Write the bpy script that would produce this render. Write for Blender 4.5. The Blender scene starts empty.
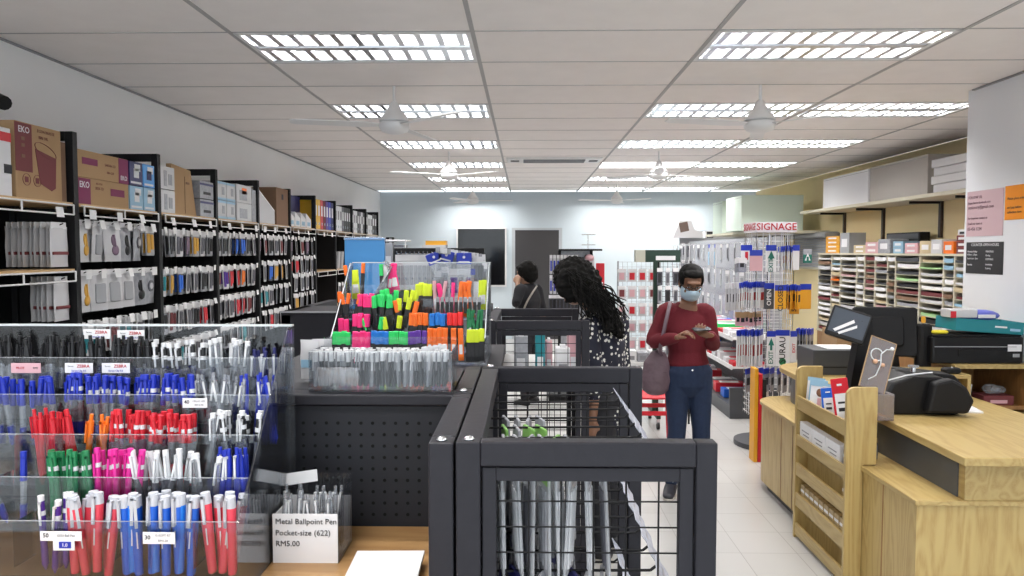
import bpy, bmesh, math, random
from mathutils import Vector, Matrix, Euler
random.seed(7)
R = math.radians
SC = bpy.context.scene
COL = SC.collection
# ------------------------------------------------------------------ camera, world, exposure
F = 740.0
CAM = Vector((0, 0, 1.62))
PITCH, YAW = math.atan(37/740), math.atan(13/740)
cd = bpy.data.cameras.new('camera'); cam = bpy.data.objects.new('camera', cd); COL.objects.link(cam)
cam.location = CAM; cam.rotation_euler = (R(90)-PITCH, 0, YAW)
cd.sensor_width = 36; cd.lens = 36*F/1024; cd.clip_start = .05; cd.clip_end = 60
SC.camera = cam
CR = cam.rotation_euler.to_matrix()
w = bpy.data.worlds.new('world'); SC.world = w; w.use_nodes = True
w.node_tree.nodes['Background'].inputs[0].default_value = (.86, .94, 1, 1)
w.node_tree.nodes['Background'].inputs[1].default_value = 1.25
vs = SC.view_settings
vs.view_transform = 'Standard'; vs.look = 'None'; vs.gamma = 1; vs.use_curve_mapping = False
vs.exposure = 0.95
TUBE_W = 10.0
SC.cycles.transparent_max_bounces = 40
SC.cycles.max_bounces = 8
SC.cycles.caustics_reflective = False; SC.cycles.caustics_refractive = False
SC.cycles.use_denoising = True
SC.cycles.sample_clamp_indirect = 4

def hit(px, py, axis, val):
    d = CR @ Vector(((px-512)/F, -(py-288)/F, -1)); t = (val-CAM[axis])/d[axis]
    return CAM + d*t
def at(px, py, Y): return hit(px, py, 1, Y)
def onz(px, py, z): return hit(px, py, 2, z)
def onx(px, py, x): return hit(px, py, 0, x)
# ------------------------------------------------------------------ materials
MATS = {}
def mat(name, rgb=(.5,.5,.5), rough=.5, metal=0, emit=0, alpha=1, noise=0, nscale=20, bump=0, coat=0):
    if name in MATS: return MATS[name]
    m = bpy.data.materials.new(name); m.use_nodes = True; nt = m.node_tree; b = nt.nodes['Principled BSDF']
    b.inputs['Base Color'].default_value = (*rgb, 1); b.inputs['Roughness'].default_value = rough
    b.inputs['Metallic'].default_value = metal
    if emit: b.inputs['Emission Color'].default_value = (*rgb, 1); b.inputs['Emission Strength'].default_value = emit
    if alpha < 1: b.inputs['Alpha'].default_value = alpha
    if coat: b.inputs['Coat Weight'].default_value = coat
    if noise or bump:
        tc = nt.nodes.new('ShaderNodeTexCoord'); n = nt.nodes.new('ShaderNodeTexNoise'); n.inputs['Scale'].default_value = nscale
        n.inputs['Detail'].default_value = 5
        nt.links.new(tc.outputs['Object'], n.inputs['Vector'])
        if noise:
            mx = nt.nodes.new('ShaderNodeMix'); mx.data_type = 'RGBA'
            mx.inputs[6].default_value = (*[c*(1-noise) for c in rgb], 1); mx.inputs[7].default_value = (*[min(1, c*(1+noise)) for c in rgb], 1)
            nt.links.new(n.outputs['Fac'], mx.inputs[0]); nt.links.new(mx.outputs[2], b.inputs['Base Color'])
        if bump:
            bp = nt.nodes.new('ShaderNodeBump'); bp.inputs['Strength'].default_value = bump; bp.inputs['Distance'].default_value = .01
            nt.links.new(n.outputs['Fac'], bp.inputs['Height']); nt.links.new(bp.outputs['Normal'], b.inputs['Normal'])
    MATS[name] = m; return m
def clear(name, tint=(1,1,1), base=.06, rough=.05, haze=0.0):
    """thin clear plastic: transparent with a grazing gloss and a little haze"""
    if name in MATS: return MATS[name]
    m = bpy.data.materials.new(name); m.use_nodes = True; nt = m.node_tree; nt.nodes.clear()
    o = nt.nodes.new('ShaderNodeOutputMaterial'); t = nt.nodes.new('ShaderNodeBsdfTransparent'); t.inputs[0].default_value = (*tint, 1)
    g = nt.nodes.new('ShaderNodeBsdfGlossy'); g.inputs['Roughness'].default_value = rough; g.inputs[0].default_value = (.9,.92,.95,1)
    lw = nt.nodes.new('ShaderNodeFresnel'); lw.inputs[0].default_value = 1.45
    mr = nt.nodes.new('ShaderNodeMapRange'); mr.inputs[3].default_value = base; mr.inputs[4].default_value = .8
    x = nt.nodes.new('ShaderNodeMixShader'); nt.links.new(lw.outputs[0], mr.inputs[0]); nt.links.new(mr.outputs[0], x.inputs[0])
    nt.links.new(t.outputs[0], x.inputs[1]); nt.links.new(g.outputs[0], x.inputs[2])
    last = x
    if haze:
        d = nt.nodes.new('ShaderNodeBsdfDiffuse'); d.inputs[0].default_value = (.8,.82,.85,1)
        y = nt.nodes.new('ShaderNodeMixShader'); y.inputs[0].default_value = haze
        nt.links.new(x.outputs[0], y.inputs[1]); nt.links.new(d.outputs[0], y.inputs[2]); last = y
    nt.links.new(last.outputs[0], o.inputs[0]); MATS[name] = m; return m
def wood(name, c1, c2, axis=2, scale=7, rough=.35):
    if name in MATS: return MATS[name]
    m = bpy.data.materials.new(name); m.use_nodes = True; nt = m.node_tree; b = nt.nodes['Principled BSDF']
    tc = nt.nodes.new('ShaderNodeTexCoord'); mp = nt.nodes.new('ShaderNodeMapping')
    sc = [1,1,1]; sc[axis] = .13; mp.inputs['Scale'].default_value = sc
    n = nt.nodes.new('ShaderNodeTexNoise'); n.inputs['Scale'].default_value = scale; n.inputs['Detail'].default_value = 2; n.inputs['Distortion'].default_value = .3
    s = nt.nodes.new('ShaderNodeMath'); s.operation = 'MULTIPLY'; s.inputs[1].default_value = 70
    si = nt.nodes.new('ShaderNodeMath'); si.operation = 'SINE'
    mr = nt.nodes.new('ShaderNodeMapRange'); mr.inputs[1].default_value = -1
    n2 = nt.nodes.new('ShaderNodeTexNoise'); n2.inputs['Scale'].default_value = scale*22; n2.inputs['Detail'].default_value = 3
    mul = nt.nodes.new('ShaderNodeMath'); mul.operation = 'MULTIPLY'
    cr = nt.nodes.new('ShaderNodeMix'); cr.data_type = 'RGBA'; cr.inputs[6].default_value = (*c1,1); cr.inputs[7].default_value = (*c2,1)
    L = nt.links.new
    L(tc.outputs['Object'], mp.inputs[0]); L(mp.outputs[0], n.inputs['Vector']); L(mp.outputs[0], n2.inputs['Vector'])
    L(n.outputs['Fac'], s.inputs[0]); L(s.outputs[0], si.inputs[0]); L(si.outputs[0], mr.inputs[0])
    L(mr.outputs[0], mul.inputs[0]); L(n2.outputs['Fac'], mul.inputs[1]); L(mul.outputs[0], cr.inputs[0]); L(cr.outputs[2], b.inputs['Base Color'])
    b.inputs['Roughness'].default_value = rough; MATS[name] = m; return m
def dots_mat(name, base, dot, scale, size):
    m = bpy.data.materials.new(name); m.use_nodes = True; nt = m.node_tree; b = nt.nodes['Principled BSDF']
    tc = nt.nodes.new('ShaderNodeTexCoord'); v = nt.nodes.new('ShaderNodeTexVoronoi'); v.inputs['Scale'].default_value = scale
    lt = nt.nodes.new('ShaderNodeMath'); lt.operation = 'LESS_THAN'; lt.inputs[1].default_value = size
    mx = nt.nodes.new('ShaderNodeMix'); mx.data_type = 'RGBA'; mx.inputs[6].default_value = (*base,1); mx.inputs[7].default_value = (*dot,1)
    nt.links.new(tc.outputs['Object'], v.inputs['Vector']); nt.links.new(v.outputs['Distance'], lt.inputs[0]); nt.links.new(lt.outputs[0], mx.inputs[0])
    nt.links.new(mx.outputs[2], b.inputs['Base Color']); b.inputs['Roughness'].default_value = .8; MATS[name] = m; return m

wall_m = mat('wall paint', (.86,.87,.88), .9, noise=.03, nscale=3)
back_m = mat('back wall paint', (.64,.72,.77), .85, noise=.02, nscale=2)
beige_m = mat('beige wall paint', (.88,.74,.44), .9, noise=.04, nscale=3)
colm_m = mat('column paint', (.80,.82,.86), .85, noise=.02, nscale=3)
ceil_m = mat('ceiling tile', (.90,.855,.83), .95, noise=.05, nscale=6, bump=.1)
bar_m = mat('ceiling runner', (.42,.41,.41), .6)
black = mat('black powder coated metal', (.006,.006,.007), .6)
cage_m = mat('charcoal powder coated metal', (.017,.0165,.022), .5, noise=.12, nscale=60, bump=.05)
cagetop = cage_m
peg_m = mat('dark pegboard metal', (.017,.018,.023), .55)
hole_m = mat('pegboard hole', (.002,.002,.002), 1)
white = mat('white enamel', (.80,.80,.80), .4)
paper = mat('white paper', (.80,.80,.82), .8)
card = mat('price ticket card', (.82,.82,.83), .7)
grey = mat('grey plastic', (.35,.36,.38), .5)
dgrey = mat('dark grey plastic', (.06,.065,.075), .45)
blk = mat('black plastic', (.005,.005,.006), .35)
blkm = mat('matt black plastic', (.006,.006,.007), .6)
chrome = mat('chrome wire', (.75,.76,.78), .25, 1)
silver = mat('silver louvre', (.86,.88,.92), .22, .85)
oak = wood('oak laminate upright', (.52,.385,.155), (.36,.225,.07), 2)
oakx = wood('oak laminate lengthwise', (.50,.37,.15), (.36,.23,.075), 1)
oakl = wood('pale oak shelf', (.60,.40,.20), (.50,.30,.12), 1, 9)
oakd = wood('brown oak cabinet', (.34,.17,.06), (.22,.10,.03), 2)
kraft = mat('kraft cardboard', (.42,.27,.14), .85, noise=.06, nscale=8)
kraftd = mat('dark kraft cardboard', (.22,.13,.08), .85)
maroon = mat('maroon print', (.17,.035,.04), .7)
magenta = mat('magenta print', (.20,.025,.09), .7)
ink = mat('black ink', (.02,.02,.025), .7)
inkred = mat('dark red ink', (.45,.01,.02), .6)
inkgrey = mat('grey ink', (.25,.25,.27), .7)
acry = clear('clear acrylic', (.98,.985,.99), .0, .03, .004)
acry2 = clear('hazy acrylic', (.96,.97,.98), .01, .08, .03)
film = clear('clear plastic film', (.95,.95,.96), .06, .22, .12)
edge_m = mat('bright acrylic edge', (.62,.66,.68), .2)
skin = mat('brown skin', (.22,.105,.06), .5, noise=.05)
hair = mat('black hair', (.004,.0035,.003), .7, bump=.25, nscale=60)
hair.node_tree.nodes['Principled BSDF'].inputs['Specular IOR Level'].default_value=.15
for m_ in (blk,blkm,black,cage_m,peg_m): m_.node_tree.nodes['Principled BSDF'].inputs['Specular IOR Level'].default_value=.3
def C(n, r, g, b, rough=.45): return mat(n, (r,g,b), rough)
blueP = C('royal blue plastic', .01,.03,.42); navyP = C('navy plastic', .012,.014,.11); redP = C('red plastic', .62,.015,.03)
corP = C('coral red barrel', .78,.06,.10); cobP = C('cobalt barrel', .01,.12,.62); orgP = C('orange plastic', .85,.18,.01); grnP = C('green plastic', .01,.20,.07)
pnkP = C('magenta plastic', .72,.02,.30); purP = C('violet plastic', .07,.015,.25); blkP = C('black pen plastic', .012,.012,.014); wP = C('white pen plastic', .72,.73,.75)
smoke = C('smoke barrel', .10,.10,.12); clrP = clear('clear barrel', (.80,.82,.85), .06, .1, .18)
nG = C('neon green', .03,.72,.16); nY = C('neon yellow', .72,.85,.02); nO = C('neon orange', 1.0,.19,.01); nP = C('neon pink', 1.0,.03,.25)
nB = C('bright blue', .01,.22,.72); nR = C('bright red', .85,.02,.02); nV = C('bright violet', .12,.03,.36); teal = C('teal', .01,.22,.26); skyb = C('sky blue', .07,.33,.75, .35)
amber = C('amber yellow', .80,.38,.02); signblue = C('header blue', .015,.04,.45); lightb = C('light blue print', .30,.50,.66); pinkC = C('pale pink', .72,.42,.46)

# ------------------------------------------------------------------ mesh builder
def ident(o): return o
class MB:
    def __init__(s): s.v=[]; s.f=[]; s.m=[]; s.mats=[]; s.sm=[]
    def mi(s, m):
        if m not in s.mats: s.mats.append(m)
        return s.mats.index(m)
    def add(s, vs_, fs, m, smooth=False, M=None):
        n=len(s.v); i=s.mi(m)
        s.v += [ (M @ Vector(v)) if M is not None else Vector(v) for v in vs_]
        s.f += [tuple(n+k for k in f) for f in fs]; s.m += [i]*len(fs); s.sm += [smooth]*len(fs); return s
    def box(s, x0,x1,y0,y1,z0,z1, m, M=None):
        v=[(x,y,z) for x in (x0,x1) for y in (y0,y1) for z in (z0,z1)]
        f=[(0,1,3,2),(4,6,7,5),(0,4,5,1),(2,3,7,6),(0,2,6,4),(1,5,7,3)]
        return s.add(v,f,m,False,M)
    def rbox(s, x0,x1,y0,y1,z0,z1, r, m, M=None, axis=2):
        """box with rounded edges along one axis and chamfered ends"""
        lo=[x0,y0,z0]; hi=[x1,y1,z1]; a,b=[k for k in range(3) if k!=axis]
        r=min(r,(hi[a]-lo[a])/2.01,(hi[b]-lo[b])/2.01); ring=[]
        for ca,cb,st in ((hi[a]-r,hi[b]-r,0),(lo[a]+r,hi[b]-r,90),(lo[a]+r,lo[b]+r,180),(hi[a]-r,lo[b]+r,270)):
            for k in range(4):
                t=R(st+30*k); ring.append((ca+r*math.cos(t), cb+r*math.sin(t)))
        n=len(ring); ca=(lo[a]+hi[a])/2; cb=(lo[b]+hi[b])/2; v=[]
        e=min(r*.35,(hi[axis]-lo[axis])*.4)
        for z,sh in ((lo[axis],e),(lo[axis]+e,0),(hi[axis]-e,0),(hi[axis],e)):
            for p,q in ring:
                fa=1-sh/max(abs(hi[a]-lo[a])/2,1e-6); fb=1-sh/max(abs(hi[b]-lo[b])/2,1e-6)
                c=[0,0,0]; c[a]=ca+(p-ca)*fa; c[b]=cb+(q-cb)*fb; c[axis]=z; v.append(tuple(c))
        f=[]
        for k in range(3):
            for i in range(n): f.append((k*n+i,k*n+(i+1)%n,(k+1)*n+(i+1)%n,(k+1)*n+i))
        f.append(tuple(range(n-1,-1,-1))); f.append(tuple(range(3*n,4*n)))
        return s.add(v,f,m,False,M)
    def cyl(s, p0, p1, r, m, n=10, r2=None, caps=True, M=None):
        p0=Vector(p0); p1=Vector(p1); r2=r if r2 is None else r2
        d=(p1-p0).normalized(); a=d.orthogonal().normalized(); b=d.cross(a)
        v=[p0+(a*math.cos(2*math.pi*k/n)+b*math.sin(2*math.pi*k/n))*r for k in range(n)]+[p1+(a*math.cos(2*math.pi*k/n)+b*math.sin(2*math.pi*k/n))*r2 for k in range(n)]
        f=[(k,(k+1)%n,n+(k+1)%n,n+k) for k in range(n)]
        s.add(v,f,m,n>5,M)
        if caps: s.add(v,[tuple(range(n-1,-1,-1)),tuple(range(n,2*n))],m,False,M)
        return s
    def tube(s, pts, r, m, n=6, M=None):
        pts=[Vector(p) for p in pts]
        for a,b in zip(pts,pts[1:]): s.cyl(a,b,r,m,n,M=M)
        return s
    def lathe(s, prof, m, n=20, c=(0,0,0), M=None):
        v=[]; f=[]; c=Vector(c)
        for r,z in prof:
            for k in range(n): v.append(c+Vector((r*math.cos(2*math.pi*k/n), r*math.sin(2*math.pi*k/n), z)))
        for i in range(len(prof)-1):
            for k in range(n): f.append((i*n+k,i*n+(k+1)%n,(i+1)*n+(k+1)%n,(i+1)*n+k))
        f.append(tuple(range(n-1,-1,-1))); L=len(prof)-1; f.append(tuple(range(L*n,L*n+n)))
        return s.add(v,f,m,True,M)
    def prism(s, pts, axis, a0, a1, m, M=None):
        """2-D outline (other two axes in order) extruded along axis"""
        o=[k for k in range(3) if k!=axis]; v=[]
        for a in (a0,a1):
            for p in pts:
                c=[0,0,0]; c[axis]=a; c[o[0]]=p[0]; c[o[1]]=p[1]; v.append(tuple(c))
        n=len(pts); f=[(k,(k+1)%n,n+(k+1)%n,n+k) for k in range(n)]+[tuple(range(n-1,-1,-1)),tuple(range(n,2*n))]
        return s.add(v,f,m,False,M)
    def ball(s, c, r, m, n=12, k=8, M=None, rx=1, ry=1, rz=1):
        c=Vector(c); v=[]; f=[]
        for i in range(k+1):
            t=math.pi*i/k
            for j in range(n):
                p=2*math.pi*j/n; v.append(c+Vector((r*rx*math.sin(t)*math.cos(p), r*ry*math.sin(t)*math.sin(p), r*rz*math.cos(t))))
        for i in range(k):
            for j in range(n): f.append((i*n+j,(i+1)*n+j,(i+1)*n+(j+1)%n,i*n+(j+1)%n))
        return s.add(v,f,m,True,M)
    def mesh(s, name):
        me=bpy.data.meshes.new(name); me.from_pydata([tuple(v) for v in s.v],[],s.f)
        for m in s.mats: me.materials.append(m)
        me.polygons.foreach_set('material_index', s.m); me.polygons.foreach_set('use_smooth', s.sm); me.update()
        bm=bmesh.new(); bm.from_mesh(me); bmesh.ops.recalc_face_normals(bm, faces=bm.faces); bm.to_mesh(me); bm.free()
        return me
    def build(s, name, parent=None, world=False, bevel=0, loc=None):
        if parent is None:
            lo=[min(v[k] for v in s.v) for k in range(3)]; hi=[max(v[k] for v in s.v) for k in range(3)]
            off=Vector(((lo[0]+hi[0])/2,(lo[1]+hi[1])/2,lo[2])) if loc is None else Vector(loc)
            s.v=[v-off for v in s.v]
        elif world:
            off=Vector((0,0,0)); p=parent
            while p: off+=p.location; p=p.parent
            s.v=[v-off for v in s.v]
        o=bpy.data.objects.new(name, s.mesh(name)); COL.objects.link(o)
        if parent is None: o.location=off
        else: o.parent=parent
        if bevel:
            b=o.modifiers.new('bevel','BEVEL'); b.width=bevel; b.segments=2; b.limit_method='ANGLE'
        return o
def tag(o, label, cat, group=None, kind=None):
    o['label']=label; o['category']=cat
    if group: o['group']=group
    if kind: o['kind']=kind
    return o
def thing(name, label, cat, loc=(0,0,0), rz=0, group=None):
    o=bpy.data.objects.new(name,None); COL.objects.link(o); o.location=loc; o.rotation_euler=(0,0,rz); o.empty_display_size=.05
    return tag(o,label,cat,group)
def struct(o, k='structure'): o['kind']=k; return o
def copy_tree(o, parent=None):
    c=o.copy(); COL.objects.link(c)
    if parent is not None: c.parent=parent
    for ch in kids.get(o.name,[]): copy_tree(ch,c)
    return c
kids={}
def proto(o):
    """remember a finished thing's children so that copying needs no scene search"""
    for x in [o]+list(o.children_recursive): kids[x.name]=list(x.children)
    return o
class Proto:
    """first use hands out the source itself, later uses copy it"""
    def __init__(s, make): s.make=make; s.src=None
    def __call__(s, loc, rot=(0,0,0), label=None, group=None, cat=None, scale=None):
        if s.src is None: s.src=s.make(); o=s.src; proto(o)
        else: o=copy_tree(s.src)
        o.location=loc; o.rotation_euler=rot
        if label: o['label']=label
        if cat: o['category']=cat
        if group: o['group']=group
        elif 'group' in o: del o['group']
        if scale: o.scale=(scale,)*3
        return o
TXT={}
def text_mesh(body, size, m, bold=False, spacing=1.0, align='CENTER'):
    key=(body,size,m.name,bold,spacing,align)
    if key in TXT: return TXT[key]
    c=bpy.data.curves.new('lettering','FONT'); c.body=body; c.size=size; c.align_x=align; c.align_y='CENTER'; c.extrude=.0003
    c.space_character=spacing; c.resolution_u=2
    if bold: c.offset=size*.012
    o=bpy.data.objects.new('lettering',c); COL.objects.link(o); dg=bpy.context.evaluated_depsgraph_get()
    me=bpy.data.meshes.new_from_object(o.evaluated_get(dg)); me.materials.clear(); me.materials.append(m)
    bpy.data.objects.remove(o); bpy.data.curves.remove(c); TXT[key]=me; return me
def text(body, size, m, parent, loc, face='-y', bold=False, tilt=0, name='lettering', spin=0, align='CENTER'):
    o=bpy.data.objects.new(name, text_mesh(body,size,m,bold,1.0,align)); COL.objects.link(o); o.parent=parent
    o.location=loc
    e={'-y':(R(90)+tilt,0,0), '+x':(R(90),0,R(90)), '-x':(R(90),0,R(-90)), '+z':(0,0,0)}[face]
    o.rotation_euler=e
    if spin: o.rotation_euler=(Euler(e).to_matrix() @ Matrix.Rotation(spin,3,'Z')).to_euler()
    return o

# ------------------------------------------------------------------ room shell
XL, XR, XC, YB, ZC = -2.66, 4.2, 3.0, 13.6, 2.70
Y0 = -2.6
def slab(name, x0,x1,y0,y1,z0,z1, m, lab=None):
    o=MB().box(x0,x1,y0,y1,z0,z1,m).build(name); return struct(o)
slab('wall_left', XL-.12,XL,Y0,YB,0,ZC, wall_m)
slab('wall_back', XL-.12,XR+.12,YB,YB+.12,0,ZC, back_m)
slab('wall_right', XR,XR+.12,5.12,YB,0,ZC, beige_m)
slab('wall_column', XC,XR+.12,Y0,5.12,0,ZC, colm_m)
# floor of glazed 30 cm tiles
fm = bpy.data.materials.new('floor tile'); fm.use_nodes=True; nt=fm.node_tree; b=nt.nodes['Principled BSDF']
tc=nt.nodes.new('ShaderNodeTexCoord'); bt=nt.nodes.new('ShaderNodeTexBrick'); bt.offset=0; bt.squash=1
bt.inputs['Scale'].default_value=1; bt.inputs['Brick Width'].default_value=.30; bt.inputs['Row Height'].default_value=.30; bt.inputs['Mortar Size'].default_value=.0022
bt.inputs['Mortar Smooth'].default_value=.3
bt.inputs['Color1'].default_value=(.47,.465,.455,1); bt.inputs['Color2'].default_value=(.50,.495,.485,1); bt.inputs['Mortar'].default_value=(.30,.295,.28,1)
mp=nt.nodes.new('ShaderNodeMapping'); mp.inputs['Location'].default_value=(.04,-.02,0)
nt.links.new(tc.outputs['Object'],mp.inputs[0]); nt.links.new(mp.outputs[0],bt.inputs['Vector']); nt.links.new(bt.outputs['Color'],b.inputs['Base Color'])
b.inputs['Roughness'].default_value=.28
struct(MB().box(XL-.12,XR+.12,Y0,YB+.12,-.1,0,fm).build('floor', loc=(0,0,0)))
# suspended ceiling
CX=[-2.66,-1.46,-.26,.94,2.14,3.34,4.2]; CY0=3.69-.6*10; NR=25
def rowy(k): return CY0+.6*k
LIGHTS=[]      # (column, row)
for r in (1,4,7,10,13,16,19,22,25):
    LIGHTS.append((1,r)); LIGHTS.append((3,r))
    if r>=13: LIGHTS.append((4,r))
AC=(2,18)
cm=MB(); tb=MB(); up=MB()
for c in range(6):
    for r in range(0,26):
        y0=rowy(r); y1=min(rowy(r+1),YB)
        if y0>=YB: continue
        if (c,r) in LIGHTS or (c,r)==AC: continue
        cm.box(CX[c]+.004,CX[c+1]-.004,y0+.003,y1-.003,ZC,ZC+.015,ceil_m)
for x in CX[1:-1]: tb.box(x-.011,x+.011,rowy(0),YB,ZC-.004,ZC+.02,bar_m)
for r in range(0,26):
    y=rowy(r)
    if y<YB: tb.box(XL,XR,y-.006,y+.006,ZC-.002,ZC+.018,bar_m)
struct(cm.build('ceiling')); struct(tb.build('trim_1'))
struct(MB().box(XL-.12,XR+.12,Y0,YB+.12,ZC+.16,ZC+.2,grey).build('trim_2'))
EDGE=mat('wall angle', (.30,.30,.31), .6)
struct(MB().box(XL,XL+.02,rowy(0),YB,ZC-.012,ZC-.004,EDGE).box(XC-.02,XC,rowy(0),5.05,ZC-.012,ZC-.004,EDGE).build('trim_3'))

# ------------------------------------------------------------------ louvred ceiling lights
tube_m=mat('lit fluorescent tube', (1,.98,.96), .5, emit=16)
diff_m=mat('lit diffuser panel', (1,.97,.95), .6, emit=2.6)
def make_light():
    t=thing('ceiling_light','louvred light','ceiling light'); w_,l_=1.18,.58
    h=MB(); z1=.10
    h.box(-w_/2,w_/2,-l_/2,l_/2,z1-.004,z1,silver)
    for a,b_ in ((-l_/2,-l_/2+.004),(l_/2-.004,l_/2)): h.box(-w_/2,w_/2,a,b_,0,z1,silver)
    for a,b_ in ((-w_/2,-w_/2+.004),(w_/2-.004,w_/2)): h.box(a,b_,-l_/2,l_/2,0,z1,silver)
    h.build('housing',t)
    f=MB()
    f.box(-w_/2,w_/2,-l_/2,-l_/2+.022,-.004,.012,white); f.box(-w_/2,w_/2,l_/2-.022,l_/2,-.004,.012,white)
    f.box(-w_/2,-w_/2+.022,-l_/2,l_/2,-.004,.012,white); f.box(w_/2-.022,w_/2,-l_/2,l_/2,-.004,.012,white)
    f.box(-w_/2,w_/2,-.02,.02,-.002,.06,silver)
    f.build('frame',t)
    for s in (-1,1):
        lv=MB(); y0,y1=(s*.02,s*(l_/2-.02)); y0,y1=min(y0,y1),max(y0,y1)
        for k in range(11):
            x=-w_/2+.06+k*.106
            lv.prism([(x-.016,.001),(x+.016,.001),(x+.004,.038),(x-.004,.038)],1,y0,y1,silver)
        # sloping parabolic sides
        for e,q in ((y0,1),(y1,-1)):
            lv.add([(-w_/2,e,.001),(w_/2,e,.001),(w_/2,e+q*.03,.001),(-w_/2,e+q*.03,.001),(-w_/2,e+q*.004,.07),(w_/2,e+q*.004,.07)],
                   [(0,1,2,3),(3,2,5,4),(0,4,5,1)],silver)
        lv.build('louvre',t)
        MB().cyl((-.56,s*.145,.082),(.56,s*.145,.082),.013,tube_m,10).build('tube',t)
    return t
P_light=Proto(make_light)
colname={1:'left run',3:'middle run',4:'right run'}
ordn=['nearest','second nearest','third','fourth','fifth','farthest']
for (c,r) in LIGHTS:
    if rowy(r)+.3 > YB: continue
    x=(CX[c]+CX[c+1])/2; y=rowy(r)+.3
    k=(r-10)//3
    vis = r>=10
    if (c,r)==(3,19):
        t=thing('ceiling_light','bright flat panel light without louvres in middle run of ceiling lights','ceiling light',(x,y,ZC))
        MB().box(-.59,.59,-.29,.29,.01,.10,white).build('housing',t)
        MB().box(-.58,.58,-.28,.28,-.004,.008,diff_m).build('diffuser',t)
    else:
        n={1:'left',3:'middle',4:'right'}[c]
        lab=('%s louvred fluorescent ceiling light in the %s run of ceiling lights'%(ordn[min(k - (1 if c==4 else 0),5)],n)) if vis else 'louvred fluorescent ceiling light above and behind the viewer in the %s run'%n
        P_light((x,y,ZC),(0,0,0),lab,'louvred ceiling lights','ceiling light')
    for s in (-1,1):
        ld=bpy.data.lights.new('tube_light','AREA'); ld.shape='RECTANGLE'; ld.size=1.1; ld.size_y=.03; ld.energy=TUBE_W; ld.color=(1,.975,.95)
        lo=bpy.data.objects.new('tube_light',ld); COL.objects.link(lo); lo.location=(x,y+s*.145,ZC+.066 if (c,r)!=(3,19) else ZC-.006)
# ------------------------------------------------------------------ air conditioner and fans
a=thing('air_conditioner','white ceiling cassette with long dark grille between the fans','air conditioner',((CX[2]+CX[3])/2,rowy(18)+.3,ZC))
f=MB(); f.box(-.6,.6,-.3,.3,.0,.03,ceil_m); f.rbox(-.56,.56,-.2,.2,-.02,.02,.03,white); f.build('panel',a)
g=MB(); g.box(-.36,.36,-.13,.13,-.024,-.019,dgrey)
for k in range(9): g.box(-.36,.36,-.12+k*.03,-.112+k*.03,-.03,-.022,grey)
g.build('grille',a)
for s in (-1,1): MB().box(s*.46-.05,s*.46+.05,-.05,.05,-.026,-.018,dgrey).build('vent',a)
def make_fan():
    t=thing('ceiling_fan','fan','ceiling fan')
    MB().cyl((0,0,0),(0,0,-.13),.010,white,10).build('rod',t)
    MB().lathe([(.012,-.10),(.022,-.105),(.05,-.16),(.085,-.205),(.098,-.225),(.098,-.232)],white,24).build('canopy',t)
    MB().lathe([(.092,-.238),(.10,-.245),(.10,-.27),(.085,-.295),(.04,-.31),(.001,-.312)],white,24).build('motor',t)
    for k in range(3):
        M=Matrix.Rotation(R(120*k),4,'Z') @ Matrix.Translation((0,0,-.255)) @ Matrix.Rotation(R(9),4,'X')
        MB().prism([(.08,-.02),(.2,-.05),(.62,-.045),(.66,-.03),(.66,.03),(.62,.045),(.2,.05),(.08,.02)],2,-.003,.003,white,M).build('blade',t)
    return t
P_fan=Proto(make_fan)
for (x,y,lab,rz) in ((-.86,4.9,'white ceiling fan nearest viewer on the left',75),(-.83,8.1,'white ceiling fan halfway down the left side',85),(-.86,12.2,'white ceiling fan before back wall on the left',2),
                (1.53,4.9,'white ceiling fan nearest viewer on the right',75),(1.45,8.1,'white ceiling fan halfway down the right side',20),(1.50,12.2,'white ceiling fan before back wall on the right',75)):
    P_fan((x,y,ZC),(0,0,R(rz)),lab,'white ceiling fans','ceiling fan')
# ------------------------------------------------------------------ back wall door and window
p0=at(513,229,YB); p1=at(561,229,YB)
d=struct(MB().box(p0.x+.04,p1.x-.04,YB-.035,YB-.003,0,p0.z-.03,mat('dark grey door',(.045,.043,.045),.6)).build('door_1'))
MB().box(-.46,.46,-.03,.01,0,p0.z+.02,mat('door frame grey',(.5,.54,.57),.6)).box(-.40,.40,-.031,.02,0,p0.z-.02,dgrey).build('door_frame',d).location.y=.018
MB().cyl((.34,-.06,.98),(.34,-.02,.98),.018,chrome,10).box(.25,.35,-.07,-.055,.965,.985,chrome).build('door_handle',d)
q0=at(458,229,YB); q1=at(505,285,YB)
wd=struct(MB().box(q0.x,q1.x,YB-.02,YB-.006,q1.z,q0.z,mat('dark window glass',(.006,.006,.007),.08)).build('window_1'))
wf=MB()
for (a0,a1,b0,b1) in ((q0.x-.03,q0.x,q1.z-.03,q0.z+.03),(q1.x,q1.x+.03,q1.z-.03,q0.z+.03),(q0.x,q1.x,q0.z,q0.z+.03),(q0.x,q1.x,q1.z-.03,q1.z)): wf.box(a0,a1,YB-.04,YB-.002,b0,b1,white)
wf.build('window_frame',wd,world=True)
# small black camera on the left wall
p=onx(-17,99,XL)
s_=thing('security_camera','small black camera fixed high on the left wall above the boxes','camera',(XL,p.y,p.z))
MB().box(0,.06,-.03,.03,-.02,.07,blkm).build('bracket',s_); MB().cyl((.06,0,0),(.14,-.05,-.03),.035,blkm,12).build('housing',s_)

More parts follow.
